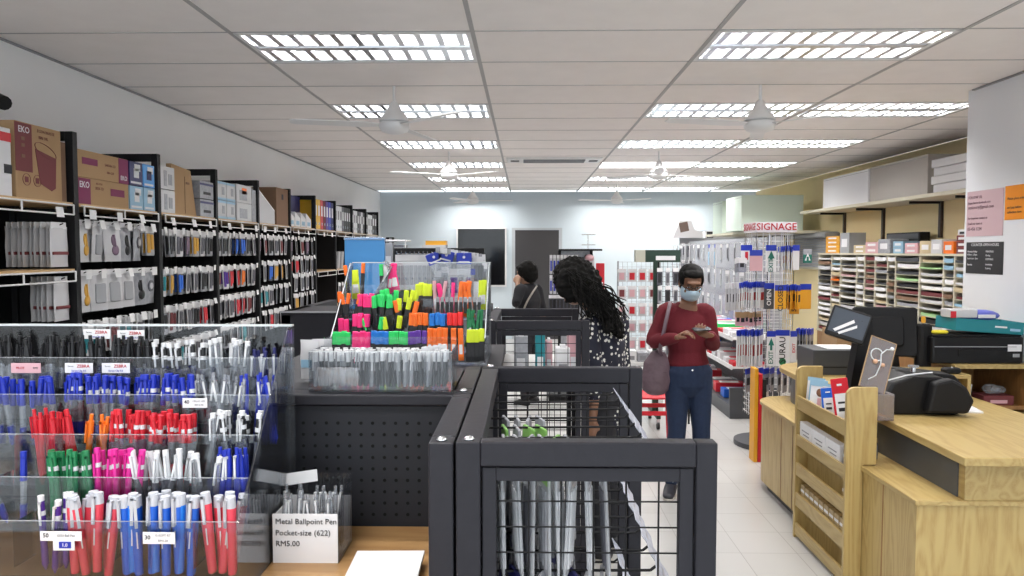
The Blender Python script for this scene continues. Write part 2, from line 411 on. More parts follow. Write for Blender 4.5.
# ================================================================== black wall shelving along the left wall
XF=-2.29; BY=.865
def by(k): return 3.757+(k-1)*BY            # near end of bay k; the upright at its far end is at by(k+1)
ZT=2.225; ZS=1.865
bayname=['nearest bay','second bay','third bay','fourth bay','fifth bay','sixth bay','seventh bay','eighth bay','ninth bay','farthest bay']
topwith=['bin box and a white box on top','long kraft box and blue boxes on top','white packs and leaning kraft board on top','pale blue boxed packs on top','white tray leaning beside a brown carton on top','red and navy files on top','yellow red and blue ring binders on top','white and black box files on top','tall black and white files on top','black files at the far end on top']
def shelf_board(t,y0,y1,z,rail=True,d=.33):
    s=MB().box(XF-d,XF-.005,y0,y1,z-.018,z,oakl).build('shelf',t,world=True)
    if rail:
        m=MB(); x=XF+.012; zb=z-.062
        m.tube([(x-.03,y0+.02,z-.012),(x,y0+.02,z-.014),(x,y1-.02,z-.014),(x-.03,y1-.02,z-.012)],.0045,white,6)
        m.tube([(x,y0+.02,z-.014),(x,y0+.02,zb),(x,y1-.02,zb),(x,y1-.02,z-.014)],.0045,white,6)
        ym=(y0+y1)/2; m.tube([(x,ym,z-.014),(x,ym,zb)],.0045,white,6)
        m.build('wire_rail',s,world=True)
    return s
bays=[]
for k in range(0,10):
    y0=by(k); y1=by(k+1)
    t=thing('wall_shelving','black wall shelving, %s, %s'%(bayname[k],topwith[k]),'shelving',(XF,(y0+y1)/2,0),0,'black wall shelving bays')
    MB().box(XL+.01,XL+.03,y0,y1-.02,.02,2.14,black).box(XL+.03,XL+.045,y0,y1-.02,2.08,2.14,black).build('back_panel',t,world=True)
    fr=MB(); xb=XL+.02
    fr.box(XF-.04,XF,y1-.02,y1+.02,0,ZT,black).box(xb,xb+.04,y1-.02,y1+.02,0,ZT,black)
    fr.box(xb+.04,XF-.04,y1-.02,y1+.02,ZT-.045,ZT,black).box(xb+.04,XF-.04,y1-.02,y1+.02,.06,.1,black)
    fr.box(xb+.04,XF-.04,y1-.004,y1+.004,.1,ZS-.03,black)
    fr.build('side_frame',t,world=True,bevel=.002)
    shelf_board(t,y0+.025,y1-.025,ZS)
    MB().box(XL+.03,XF,y0+.02,y1-.02,.08,.12,black).build('base_shelf',t,world=True)
    bays.append(t)
shelf_board(bays[0],by(0)+.02,by(1)-.025,1.53)
shelf_board(bays[6],by(6)+.02,by(7)-.025,1.40); shelf_board(bays[6],by(6)+.02,by(7)-.025,.93)
shelf_board(bays[7],by(7)+.02,by(8)-.025,1.40); shelf_board(bays[7],by(7)+.02,by(8)-.025,.93)
shelf_board(bays[5],by(5)+.02,by(6)-.025,.86); shelf_board(bays[8],by(8)+.02,by(9)-.025,1.40)
# tickets on the top rails
tick=MB().box(-.001,.001,-.026,.026,-.028,.022,card).mesh('price_ticket')
def ticket(parent,x,y,z,rot=0,sc=1):
    o=bpy.data.objects.new('price_ticket',tick); COL.objects.link(o); o.parent=parent
    o.location=Vector((x,y,z))-parent.location; o.rotation_euler=(0,R(random.uniform(-14,4)),R(rot+random.uniform(-6,6))); o.scale=(sc,)*3; return o
for k,fr_ in ((0,(.8,)),(1,(.12,.42,.7)),(2,(.15,.5,.8)),(3,(.2,.5,.85)),(4,(.1,.4,.75)),(5,(.2,.6)),(6,(.3,.7))):
    for q in fr_: ticket(bays[k],XF+.022,by(k)+BY*q,ZS-.052)
# hooks with packs
hook_me=MB().tube([(-.30,0,0),(-.02,0,.004),(0,0,.012)],.003,black,5).mesh('hook')
hook_far=MB().tube([(-.30,0,0),(0,0,.008)],.003,black,3).mesh('hook')
def hook(parent,x,y,z,far=False):
    o=bpy.data.objects.new('hook',hook_far if far else hook_me); COL.objects.link(o); o.parent=parent
    o.location=Vector((x,y,z))-parent.location; return o
def pouch_mesh(m,w_,h_,bulge,film_m,kind='bag'):
    """a filled bag hanging from z=0 down, its face towards +x; slightly bulging grid"""
    nx,nz=7,8; v=[]; f=[]
    for side in (1,-1):
        for i in range(nx+1):
            for j in range(nz+1):
                u=i/nx*2-1; q=j/nz; e=(1-abs(u)**2.5)*(math.sin(math.pi*min(1,q*1.05))**.6 if q>0 else 0)
                v.append((side*(bulge*e+.0008), u*w_/2*(1-.04*math.sin(q*9)), -h_*q))
    n=(nx+1)*(nz+1)
    for s in (0,1):
        for i in range(nx):
            for j in range(nz):
                a=s*n+i*(nz+1)+j; q=(a,a+1,a+nz+2,a+nz+1); f.append(q if s==0 else q[::-1])
    return m.add(v,f,film_m,True)
packfilm=mat('glossy white pouch',(.62,.62,.64),.25)
greyfilm=mat('glossy silver pouch',(.36,.37,.40),.2,noise=.35,nscale=45)
darkfilm=mat('glossy dark pouch',(.09,.09,.11),.2,noise=.5,nscale=45)
def make_bag(content,film_m=packfilm,w_=.13,h_=.20,shape='tool'):
    def mk():
        m=MB(); pouch_mesh(m,w_,h_,.012,film_m); o=m.build('hanging_pouch',loc=(0,0,0)); tag(o,'pouch','pouch')
        MB().box(-.0025,.0025,-w_*.42,w_*.42,-.012,.022,paper).build('header_card',o)
        c=MB()
        if shape=='tool':
            c.ball((.011,.0,-h_*.42),.02,content,rx=.35,rz=1.6); c.ball((.011,.012,-h_*.68),.028,content,rx=.3,rz=1.1); c.cyl((.013,0,-h_*.25),(.013,.01,-h_*.6),.008,content)
        elif shape=='round':
            c.cyl((.006,0,-h_*.45),(.016,0,-h_*.45),.035,content,16); c.cyl((.016,0,-h_*.45),(.018,0,-h_*.45),.02,packfilm,12)
        elif shape=='band':
            c.rbox(.004,.0135,-w_*.42,w_*.42,-h_*.70,-h_*.62,.003,content,axis=0)
        else:
            c.rbox(.006,.015,-w_*.3,w_*.3,-h_*.8,-h_*.25,.01,content,axis=0)
        c.build('contents',o)
        return o
    return Proto(mk)
def make_pack(body,header,inner,w_=.075,h_=.17):
    def mk():
        m=MB(); m.rbox(-.004,.004,-w_/2,w_/2,-h_,-.005,.008,body,axis=0); o=m.build('hanging_pack',loc=(0,0,0)); tag(o,'pack','pack')
        MB().box(-.005,.005,-w_/2,w_/2,-.03,.012,header).build('header_card',o)
        c=MB(); 
        c.rbox(.003,.010,-w_*.40,-.002,-h_*.90,-.035,.006,inner,axis=0); c.rbox(.003,.009,.004,w_*.38,-h_*.78,-.040,.006,inner,axis=0)
        c.build('contents',o)
        return o
    return Proto(mk)
yel_c=C('mustard plastic',.62,.33,.04); purg=C('mauve plastic',.20,.13,.19)
bagA=make_bag(yel_c); bagB=make_bag(purg); bagC=make_bag(smoke,greyfilm,shape='round'); bagD=make_bag(maroon,packfilm,shape='band'); bagE=make_bag(grey,packfilm,shape='box'); bagF=make_bag(blkP,greyfilm)
pk=[make_pack(greyfilm,paper,blkP),make_pack(packfilm,paper,smoke),make_pack(darkfilm,paper,purg),make_pack(greyfilm,paper,redP),make_pack(packfilm,paper,teal),
    make_pack(darkfilm,paper,cobP),make_pack(greyfilm,paper,yel_c),make_pack(packfilm,paper,purP),make_pack(packfilm,paper,maroon),make_pack(greyfilm,paper,orgP)]
# bay 0: rows of identical white pouches standing one behind another, seen edge-on
for z,n,xs,lab in ((1.745,9,'upper','white pouch with maroon band under the top shelf of the nearest bay'),(1.475,5,'lower','white pouch with maroon band under the lower shelf of the nearest bay')):
    for hk in range(1):
        yy=by(1)-.10-hk*.14
        hook(bays[0],XF-.01,yy,z)
        for i in range(n):
            bagD((XF-.03-i*.029,yy+random.uniform(-.01,.01),z-.004),(0,0,R(random.uniform(-5,5))),lab,'white pouches in the nearest bay, %s row'%xs,'pouch')
# bay 1: wide pouches
seq1=[[bagA,bagE,bagB,bagF,bagC,None],[bagA,bagE,bagE,bagE,bagF,bagC],[pk[4],pk[4],pk[8],pk[4],pk[1],pk[0]]]
for r,z in enumerate((1.765,1.50,1.235)):
    rn=['top','second','third'][r]
    for i in range(6):
        yy=by(1)+.09+i*.138; hook(bays[1],XF-.01,yy,z); ticket(bays[1],XF,yy,z+.0)
        b_=seq1[r][i]
        if b_ is None: b_=pk[6]
        for q in range(2):
            what={id(bagA):'holding a mustard yellow tool',id(bagB):'holding a mauve tool',id(bagC):'holding a round smoky disc',id(bagE):'holding a grey square pad',id(bagF):'holding a black tool'}.get(id(b_))
            lab=('pouch %s, %s row of the second bay, %s hook'%(what,rn,['first','second','third','fourth','fifth','sixth'][i])) if what else 'hanging pack in the %s row of the second bay, %s hook'%(rn,['first','second','third','fourth','fifth','sixth'][i])
            b_((XF-.03-q*.03,yy+random.uniform(-.008,.008),z-.004),(0,R(random.uniform(-3,3)),R(random.uniform(-12,12))),lab,'pouches and packs on the second bay hooks','pouch' if what else 'pack')
cols={0:'black',1:'smoky',2:'mauve',3:'red',4:'teal',5:'blue',6:'mustard',7:'violet',8:'maroon',9:'orange'}
rowsz={2:(1.755,1.50,1.255,1.02),3:(1.755,1.50,1.27,1.04),4:(1.755,1.52,1.30,1.08),5:(1.755,1.56,1.38,1.18,1.02)}
pick={2:[[0,0,1,2,6,1,0],[4,6,5,1,1,0,1],[0,8,1,1,0,3,0],[1,0,4,0,1,1,0]],3:[[0,0,1,5,5,0,1],[8,7,3,3,9,1,1],[1,1,1,3,3,8,1],[1,0,1,1,4,0,1]],
      4:[[2,8,0,1,8,1],[1,1,5,6,6,1],[4,4,1,0,1,1],[1,0,3,1,1,0]],5:[[2,0,8,2,0],[3,3,1,0,1],[8,1,1,1,1],[1,6,1,1,1],[1,0,3,3,1]]}
for k,zs in rowsz.items():
    for r,z in enumerate(zs):
        seq=pick[k][r]; n=len(seq)
        for i,c in enumerate(seq):
            yy=by(k)+.07+i*(BY-.13)/(n-1) ; hook(bays[k],XF-.01,yy,z,True); ticket(bays[k],XF,yy,z,sc=.8)
            for q in range(2 if k<4 else 1):
                pk[c]((XF-.03-q*.035,yy+random.uniform(-.01,.01),z-.004),(0,R(random.uniform(-3,3)),R(random.uniform(-14,14))),
                  '%s pack hanging in the %s row of the black wall shelving, %s'%(cols[c],['top','second','third','fourth','lowest'][r],bayname[k]),'packs on the %s hooks'%bayname[k].split(' from')[0],'pack')
for k in (7,8,9):
    for r,z in enumerate((1.76,) if k!=7 else (1.22,)):
        for i in range(5):
            yy=by(k)+.1+i*.16; hook(bays[k],XF-.01,yy,z,True); pk[[0,1,8][i%3]]((XF-.03,yy,z-.004),(0,0,R(random.uniform(-14,14))),'hanging pack with %s contents on the %s'%(cols[[0,1,8][i%3]],bayname[k]),'packs on the far bays','pack')
# ---- goods on the top shelf
def goods(name,label,cat,k,a,b,d,h,m,group=None,z=ZS,x1=None):
    """box between fractions a,b of bay k, depth d, height h"""
    y0=by(k)+BY*a; y1=by(k)+BY*b; x1=XF-.01 if x1 is None else x1
    t=thing(name,label,cat,(x1-d/2,(y0+y1)/2,z),0,group)
    MB().rbox(-d/2,d/2,-(y1-y0)/2,(y1-y0)/2,0,h,.004,m).build('carton',t)
    return t,(y1-y0),d
def patch(t,y0,y1,z0,z1,x,m,name='printed_panel'): return MB().box(x-.0005,x+.0012,y0,y1,z0,z1,m).build(name,t)
# bin box
t,L,d=goods('cardboard_box','tall kraft carton printed with a maroon waste bin on the top shelf at far left','box',0,.50,.885,.30,.345,kraft)
patch(t,-L/2,-L/2+.115,.12,.34,d/2,maroon); text('EKO',.04,paper,t,(d/2+.002,-L/2+.06,.31),'+x',True)
text('ECO4-WASTE',.021,maroon,t,(d/2+.002,L/2-.115,.32),'+x'); text('BIN 10L',.021,maroon,t,(d/2+.002,L/2-.135,.29),'+x')
bm_=MB(); bm_.prism([(-.03,.235),(.125,.205),(.115,.06),(.085,.045),(.0,.075)],0,d/2,d/2+.0015,maroon); bm_.build('bin_picture',t)
bm_=MB()
for k_ in range(24):
    u=2*math.pi*k_/24; u2=2*math.pi*(k_+1)/24
    bm_.cyl((d/2+.001,.047+.078*math.cos(u),.232+.03*math.sin(u)-.02*math.cos(u)),(d/2+.001,.047+.078*math.cos(u2),.232+.03*math.sin(u2)-.02*math.cos(u2)),.0015,maroon,4)
for cy_ in (-.095,-.02):
    for k_ in range(16):
        u=2*math.pi*k_/16; u2=2*math.pi*(k_+1)/16
        bm_.cyl((d/2+.001,cy_+.027*math.cos(u),.085+.027*math.sin(u)),(d/2+.001,cy_+.027*math.cos(u2),.085+.027*math.sin(u2)),.0013,maroon,4)
    bm_.box(d/2,d/2+.0013,cy_-.012,cy_+.012,.072,.098,maroon)
bm_.build('outline_print',t)
for i,(yy,zz) in enumerate(((-.115,.24),(-.115,.19),(-.115,.27))): patch(t,yy-.012,yy+.012,zz-.008,zz+.008,d/2+.001,kraftd,'icon')
t,L,d=goods('cardboard_box','white carton with a red corner label beside the bin carton at far left','box',0,.27,.47,.27,.30,paper)
patch(t,L/2-.07,L/2,.24,.28,d/2,redP); patch(t,L/2-.05,L/2,.10,.14,d/2,ink)
t,L,d=goods('cardboard_box','dark brown carton standing behind the bin carton','box',0,.90,.965,.26,.30,kraftd,x1=XF-.03)
# bay 1
t,L,d=goods('cardboard_box','lower of two long kraft cartons with magenta print on top of the second bay','box',1,.03,.60,.30,.138,kraft)
patch(t,-L/2,-L/2+.115,.0,.134,d/2,magenta); text('EKO',.045,paper,t,(d/2+.002,-L/2+.06,.10),'+x',True)
patch(t,.06,.20,.06,.10,d/2,magenta); text('2024-TD',.022,maroon,t,(d/2+.002,-.05,.09),'+x'); text('RECYCLE',.014,maroon,t,(d/2+.002,-.05,.115),'+x')
t=thing('cardboard_box','upper of two long kraft cartons with magenta print on top of the second bay','box',(XF-.16,by(1)+BY*.315,ZS+.139))
L=BY*.57; MB().rbox(-.15,.15,-L/2,L/2,0,.142,.004,kraft).build('carton',t)
patch(t,L/2-.10,L/2,.0,.14,.15,magenta); text('EKO',.035,paper,t,(.152,L/2-.05,.03),'+x',True); patch(t,-.20,-.06,.07,.105,.15,magenta)
text('SAKURA TD',.02,maroon,t,(.152,.06,.085),'+x'); text('BIN CLIP',.018,maroon,t,(.152,.06,.045),'+x')
for i,(a,b,z0,m1,m2,lab) in enumerate(((.62,.79,0,lightb,wP,'pale blue boxed pack, lower left of four blue boxes on top of the second bay'),(.80,.955,0,lightb,wP,'pale blue boxed pack, lower right of four blue boxes on top of the second bay'),(.62,.79,.142,navyP,wP,'dark blue box with white picture, upper left of four on the second bay'),(.80,.955,.142,skyb,navyP,'bright blue box, upper right of four blue boxes on top of the second bay'))):
    t,L,d=goods('product_box',lab,'box',1,a,b,.26,.138,m1,'blue boxes on the second bay',z=ZS+z0)
    patch(t,-.028,.028,.045,.10,d/2,m2,'picture'); patch(t,-.02,.045,.085,.125,d/2,m2 if i!=3 else wP,'picture'); patch(t,-L/2+.01,L/2-.02,.01,.022,d/2,wP,'caption')
# bay 2
for i,z0 in enumerate((0,.15)):
    t,L,d=goods('wrapped_pack','%s white wrapped pack at the near end on top of the third bay'%('lower','upper')[i],'pack',2,.04,.26,.20,.146,packfilm,'white packs on the third bay',z=ZS+z0)
    patch(t,-.05,-.01,.02,.12,d/2,greyfilm,'picture'); patch(t,.01,.06,.03,.10,d/2,greyfilm,'picture')
t=thing('cardboard_board','folded kraft board leaning back beside the white packs on top of the third bay','board',(XF-.02,by(2)+BY*.27,ZS))
MB().prism([(0,0),(.36,0),(.28,.31),(0,.33)],0,-.05,-.015,kraft).prism([(0,0),(.27,0),(.22,.27),(0,.28)],0,-.012,-.004,kraft).build('panel',t)
MB().box(-.003,-.0015,.16,.165,.01,.26,kraftd).box(-.003,-.001,.18,.23,.21,.225,kraftd).build('fold_line',t)
for i,z0 in enumerate((0,.13)):
    t,L,d=goods('paper_box','%s grey boxed pack standing at the far end on top of the third bay'%('lower','upper')[i],'box',2,.70,.96,.20,.125,greyfilm,'grey boxes on the third bay',z=ZS+z0)
    patch(t,-L/2,L/2,.095,.11,d/2,navyP,'stripe'); patch(t,-.06,.06,.03,.05,d/2,ink,'caption')
# bay 3
for j in range(2):
    for i in range(2):
        t,L,d=goods('product_box','%s pale blue boxed pack, %s of the pair on top of the fourth bay'%(('lower','upper')[i],('nearer','farther')[j]),'box',3,.04+.2*j,.23+.2*j,.25,.14,packfilm,'pale blue boxes on the fourth bay',z=ZS+.142*i)
        patch(t,-L/2,L/2,.0,.018,d/2,lightb,'stripe'); patch(t,-L/2,L/2,.12,.138,d/2,lightb,'stripe'); patch(t,.0,.05,.04,.10,d/2,greyfilm,'picture')
for i in range(2):
    t,L,d=goods('wrapped_pack','%s clear wrapped pack in the middle on top of the fourth bay'%('lower','upper')[i],'pack',3,.47,.84,.25,.145,packfilm,'wrapped packs on the fourth bay',z=ZS+.147*i)
    patch(t,-.1,.06,.02,.10,d/2,greyfilm,'picture')
    if i: patch(t,-.05,.05,.07,.12,d/2,nO,'sticker')
t,L,d=goods('plastic_bag','shiny clear plastic bag at the far end on top of the fourth bay','bag',3,.85,.96,.2,.27,greyfilm)
# bay 4
t=thing('magazine_tray','white slanted tray standing at the near end on top of the fifth bay','tray',(XF-.02,by(4)+.04,ZS))
MB().prism([(0,0),(.42,0),(.42,.13),(.0,.30)],0,-.25,0,paper).build('side',t)
MB().prism([(0.01,.002),(.41,.002),(.41,.12),(.01,.28)],0,.0005,.0015,packfilm).build('panel',t)
t,L,d=goods('cardboard_box','brown carton at the far end on top of the fifth bay','box',4,.56,.95,.31,.345,kraftd)
patch(t,-.02,.03,.24,.29,d/2,ink,'stamp')
t,L,d=goods('cardboard_box','dark carton standing behind the white slanted tray','box',4,.05,.54,.12,.345,kraftd,x1=XF-.22)
# bays 5..9: files
def files(k,a,b,specs,d=.27,h=.31,grp=None,label=None):
    y=by(k)+BY*a; W=BY*(b-a)/len(specs)
    for i,(m,hh,desc) in enumerate(specs):
        t=thing('ring_binder',desc,'file',(XF-.02-d/2,y+W*(i+.5),ZS),0,grp)
        MB().rbox(-d/2,d/2,-W*.46,W*.46,0,hh,.003,m).build('cover',t)
        MB().box(d/2,d/2+.001,-W*.25,W*.25,hh*.45,hh*.8,paper if m not in (paper,wP) else inkgrey).build('spine_label',t)
        MB().cyl((d/2+.0,0,hh*.18),(d/2+.0025,0,hh*.18),W*.16,chrome,10).build('finger_ring',t)
for i in range(4):
    t=thing('box_file','white card box file, %s of four in front of dark files on the sixth bay'%['nearest','second','third','farthest'][i],'file',(XF-.07,by(5)+.1+i*.19,ZS),0,'white box files on the sixth bay')
    MB().prism([(-.085,0),(.085,0),(.085,.09),(-.085,.15)],0,-.06,.05,paper).build('case',t); MB().box(.051,.052,-.05,.05,.02,.06,lightb).build('spine_label',t)
t,L,d=goods('document_box','dark red file box standing at the near end on the sixth bay','box',5,.03,.32,.12,.33,maroon,x1=XF-.16)
t,L,d=goods('document_box','navy file box standing behind the white box files on the sixth bay','box',5,.34,.96,.12,.34,navyP,x1=XF-.16)
yb=C('binder yellow',.75,.45,.03)
files(6,.04,.97,[(yb,.33,'yellow ring binder, nearest of the coloured binders'),(yb,.33,'yellow ring binder beside the red ones'),(redP,.33,'red ring binder beside the yellow binders'),(maroon,.33,'dark red ring binder between red and purple binders'),(purP,.33,'purple ring binder between dark red and blue binders'),(blueP,.33,'blue ring binder beside the purple binder'),(navyP,.33,'navy ring binder, farthest of the coloured binders')],grp='coloured ring binders')
files(7,.04,.97,[(wP,.31,'white lever file, near group on the eighth bay')]*3+[(smoke,.31,'charcoal lever file in the middle of the eighth bay')]+[(blkP,.31,'black lever file, far group on the eighth bay')]*3,grp='white and black files on the eighth bay')
files(8,.04,.97,[(blkP,.30,'black file at the near end of the ninth bay'),(wP,.30,'white file near the middle of the ninth bay'),(wP,.30,'white file near the middle of the ninth bay'),(blkP,.30,'black file between white files of the ninth bay'),(smoke,.30,'smoky grey file in the ninth bay'),(wP,.30,'white file at the far end of the ninth bay'),(blkP,.30,'black file at the far end of the ninth bay')],grp='files on the ninth bay')
files(9,.04,.97,[(blkP,.31,'black file in the farthest bay'),(wP,.29,'white file in the farthest bay'),(wP,.29,'white file in the farthest bay'),(blkP,.31,'black file in the farthest bay'),(blkP,.31,'black file in the farthest bay')],grp='files in the farthest bay')
for i in range(7):
    k=7; t=MB().box(-.11,.11,-.008,.008,0,.22,[paper,greyfilm,packfilm][i%3]).build('leaning_booklet'); t.location=(XF-.15,by(7)+.12+i*.06,1.40); t.rotation_euler=(R(-16),0,0)
    tag(t,'white booklet leaning on the middle shelf below the white and black lever files','booklet','leaning booklets')
p=at(385,236,12.9)
t=thing('storage_box','tall black box standing on the back wall ledge past the shelving','box',(p.x,12.9,0)); MB().rbox(-.14,.14,-.14,.14,0,1.86,.01,blkm).build('cabinet',t); MB().box(.10,.142,-.141,-.13,1.2,1.85,grey).build('edge_strip',t)

# ================================================================== foreground pegboard island, its wooden shelf
TOPZ=1.29; WZ=.969; PY=1.72
isl=thing('display_gondola','charcoal pegboard display stand with wooden shelf behind the pen display','display stand',(-.75,1.9,0))
PL=-2.05
pg=MB().box(PL,-.166,PY,PY+.018,.1,TOPZ-.035,peg_m)
pg.build('pegboard',isl,world=True)
hl=MB(); n=0
for i in range(0,66):
    for j in range(0,13):
        x=-.195-i*.0273; z=TOPZ-.075-j*.0273
        if z<WZ+.01 or x<PL: continue
        hl.cyl((x,PY-.0012,z),(x,PY-.0002,z),.0042,hole_m,7)
hl.build('peg_holes',isl,world=True)
MB().box(PL,-.166,PY-.02,PY+.05,TOPZ-.03,TOPZ-.004,cage_m).build('top_rail',isl,world=True,bevel=.004)
MB().box(PL,-.172,PY+.05,2.08,TOPZ-.02,TOPZ-.004,peg_m).build('top_deck',isl,world=True)
MB().box(PL,-.172,PY+.02,2.08,.05,TOPZ-.03,black).build('rear_panel',isl,world=True)
MB().box(PL,-.172,1.02,PY-.002,WZ-.03,WZ,wood('warm oak deck',(.50,.29,.12),(.40,.20,.07),0,8)).build('shelf',isl,world=True,bevel=.002)
MB().box(PL,-.172,1.10,PY,.0,WZ-.03,black).build('base_cabinet',isl,world=True)
def side_frame(y0,y1,x0,x1,name='side_frame'):
    m=MB(); m.box(x0,x1,y0,y0+.05,0,TOPZ-.002,cage_m); m.box(x0,x1,y1-.05,y1,0,TOPZ-.002,cage_m); m.box(x0,x1,y0+.05,y1-.05,TOPZ-.05,TOPZ-.002,cage_m); m.box(x0+.012,x1-.012,y0+.05,y1-.05,.1,TOPZ-.05,peg_m)
    o=m.build(name,isl,world=True,bevel=.004)
    for yy in (y0+.02,):
        MB().lathe([(.010,0),(.010,.003),(.006,.006),(.001,.0065)],chrome,14,c=((x0+x1)/2,yy,TOPZ-.002)).build('bolt',isl,world=True)
side_frame(1.262,PY-.01,-.168,-.124); side_frame(PY+.0,2.12,-.168,-.124)

# ================================================================== mesh cages (gondola end frames)
def cage(yf,yr,xl,xr,label,top=TOPZ,low=0.0,ymids=True):
    t=thing('mesh_gondola',label,'display stand',((xl+xr)/2,(yf+yr)/2,0))
    W=.043
    def frame(y0,y1,nm):
        m=MB()
        m.box(xl,xl+W,y0,y1,0,top,cage_m).box(xr-W*.85,xr,y0,y1,0,top,cage_m).box(xl+W,xr-W*.85,y0,y1,top-W,top,cage_m)
        m.box(xl+W,xr-W*.85,y0,y1,.08,.13,cage_m)
        m.build(nm,t,world=True,bevel=.003)
        g=MB(); a,b=xl+W+.003,xr-W*.85-.003; zt=top-W-.003; e=.024; ya=y0+.006; yb=y1-.006
        g.box(a,a+e,ya,yb,.13,zt,cage_m).box(b-e,b,ya,yb,.13,zt,cage_m).box(a+e,b-e,ya,yb,zt-e,zt,cage_m).box(a+e,b-e,ya,yb,.13,.13+e,cage_m)
        g.build('inner_frame',t,world=True,bevel=.0015)
        w_=MB(); x=a+e; ym=(y0+y1)/2
        nx=5; 
        for i in range(1,nx+1):
            xx=a+e+(b-a-2*e)*i/(nx+.6); w_.cyl((xx,ym,.15),(xx,ym,zt-e),.0017,black,6)
        for j in range(1,26):
            zz=zt-e-.046*j+.006
            if zz>.16: w_.cyl((a+e,ym+.004,zz),(b-e,ym+.004,zz),.0017,black,6)
        w_.build('wire_mesh',t,world=True)
    frame(yf,yf+.035,'front_frame'); frame(yr-.035,yr,'rear_frame')
    m=MB(); m.box(xl,xl+.045,yf+.036,yr-.036,top-.045,top-.002,cage_m).box(xl+.012,xl+.03,yf+.036,yr-.036,.1,top-.045,peg_m)
    m.build('back_panel',t,world=True,bevel=.003)
    MB().box(xl+.045,xr,yf+.036,yr-.036,.05,.10,peg_m).build('base_deck',t,world=True)
    for yy in (yf+.018,yr-.018): MB().lathe([(.010,0),(.010,.003),(.006,.006),(.001,.0065)],chrome,14,c=(xl+.022,yy,top)).build('bolt',t,world=True)
    return t
c1=cage(1.262,2.115,-.120,.332,'charcoal wire mesh gondola nearest the viewer, seen from its end')
c2=cage(3.49,4.25,-.18,.306,'charcoal wire mesh gondola in front of the woman in the polka dot blouse')
MB().box(-.24,-.19,3.3,4.4,0,TOPZ+.02,cage_m).box(-.19,-.18,3.45,4.3,0,TOPZ-.01,cage_m).build('side_panel',c2,world=True,bevel=.003)
# hooks, tickets and hanging refills in the near gondola
strip=mat('frosted ticket holder',(.50,.53,.62),.25,noise=.2,nscale=80)
hk=MB().tube([(0,0,0),(.325,0,.004),(.335,0,.012)],.0028,black,6).mesh('hook')
for r,z in enumerate((1.225,1.02,.80)):
    for i in range(8):
        y=1.36+i*.092
        o=bpy.data.objects.new('hook',hk); COL.objects.link(o); o.parent=c1; o.location=Vector((-.09,y,z))-c1.location
        q=MB().rbox(-.001,.001,-.045,.045,-.040,.004,.003,strip,axis=0).box(.001,.0016,-.028,.028,-.022,-.016,inkgrey).build('ticket_holder',c1)
        q.location=Vector((.247,y,z+.012))-c1.location; q.rotation_euler=(0,R(-36),R(random.uniform(-4,4)-4))
film2=clear('milky plastic film',(.95,.95,.96),.08,.2,.38)
def make_refill(m,cap):
    def mk():
        o=MB().rbox(-.003,.003,-.034,.034,-.20,-.002,.006,film2,axis=0).build('refill_pack',loc=(0,0,0)); tag(o,'x','pack')
        MB().rbox(-.0035,.0035,-.03,.03,-.03,.01,.004,cap,axis=0).build('header_card',o)
        c=MB()
        for s in (-.018,0,.018): c.cyl((0,s,-.185),(0,s,-.04),.0058,m,8)
        c.build('refills',o); return o
    return Proto(mk)
lg=C('leaf green print',.20,.42,.10)
rf=[make_refill(wP,lg),make_refill(smoke,greyfilm),make_refill(wP,greyfilm),make_refill(greyfilm,lg),make_refill(wP,navyP)]
rl=['white refill pack with green header','smoky refill pack with silver header','white refill pack with silver header','silver refill pack with green header','white refill pack with navy header']
for r,z in enumerate((1.218,1.013)):
    for i in range(5):
        y=1.36+i*.092+(0 if r==0 else .0)
        for j in range(8 if i==0 else (6 if i<3 else 4)):
            x=-.045+j*.027; c=random.choice([0,1,2,2,3]) if r==0 else random.choice([1,2,4,4])
            rf[c]((x,y,z),(0,R(random.uniform(-3,3)),R(random.uniform(-22,22))),'%s hanging in the %s row of the near mesh gondola'%(rl[c],['upper','lower'][r]),'refill packs in the near mesh gondola','pack')
# packs in the far gondola
k=0
for (px,w_,m,h_,lab) in ((521,.07,greyfilm,.22,'tilted silver clam pack at the left inside the far mesh gondola'),(540,.05,teal,.22,'teal carton inside the far mesh gondola'),(549,.035,pinkC,.18,'narrow pink carton inside the far mesh gondola'),(562,.07,paper,.16,'white carton inside the far mesh gondola'),(574,.07,pinkC,.22,'pink bottle pack inside the far mesh gondola'),(583,.03,lightb,.15,'pale blue bottle inside the far mesh gondola')):
    p=at(px,367,3.8); 
    t=thing('product_box',lab,'box',(p.x,3.75+.05*(k%3),p.z-.05)); k+=1
    MB().rbox(-w_/2,w_/2,-.05,.05,0,h_,.006,m).build('carton',t); MB().box(-w_*.3,w_*.3,-.0515,-.05,h_*.25,h_*.5,inkgrey if m is paper else paper).build('panel',t)
    MB().rbox(-w_*.2,w_*.2,-.03,.03,h_,h_+.015,.004,paper).build('lid',t)
MB().box(-.17,.30,3.53,4.21,1.045-.02,1.03,white).build('shelf',c2,world=True)

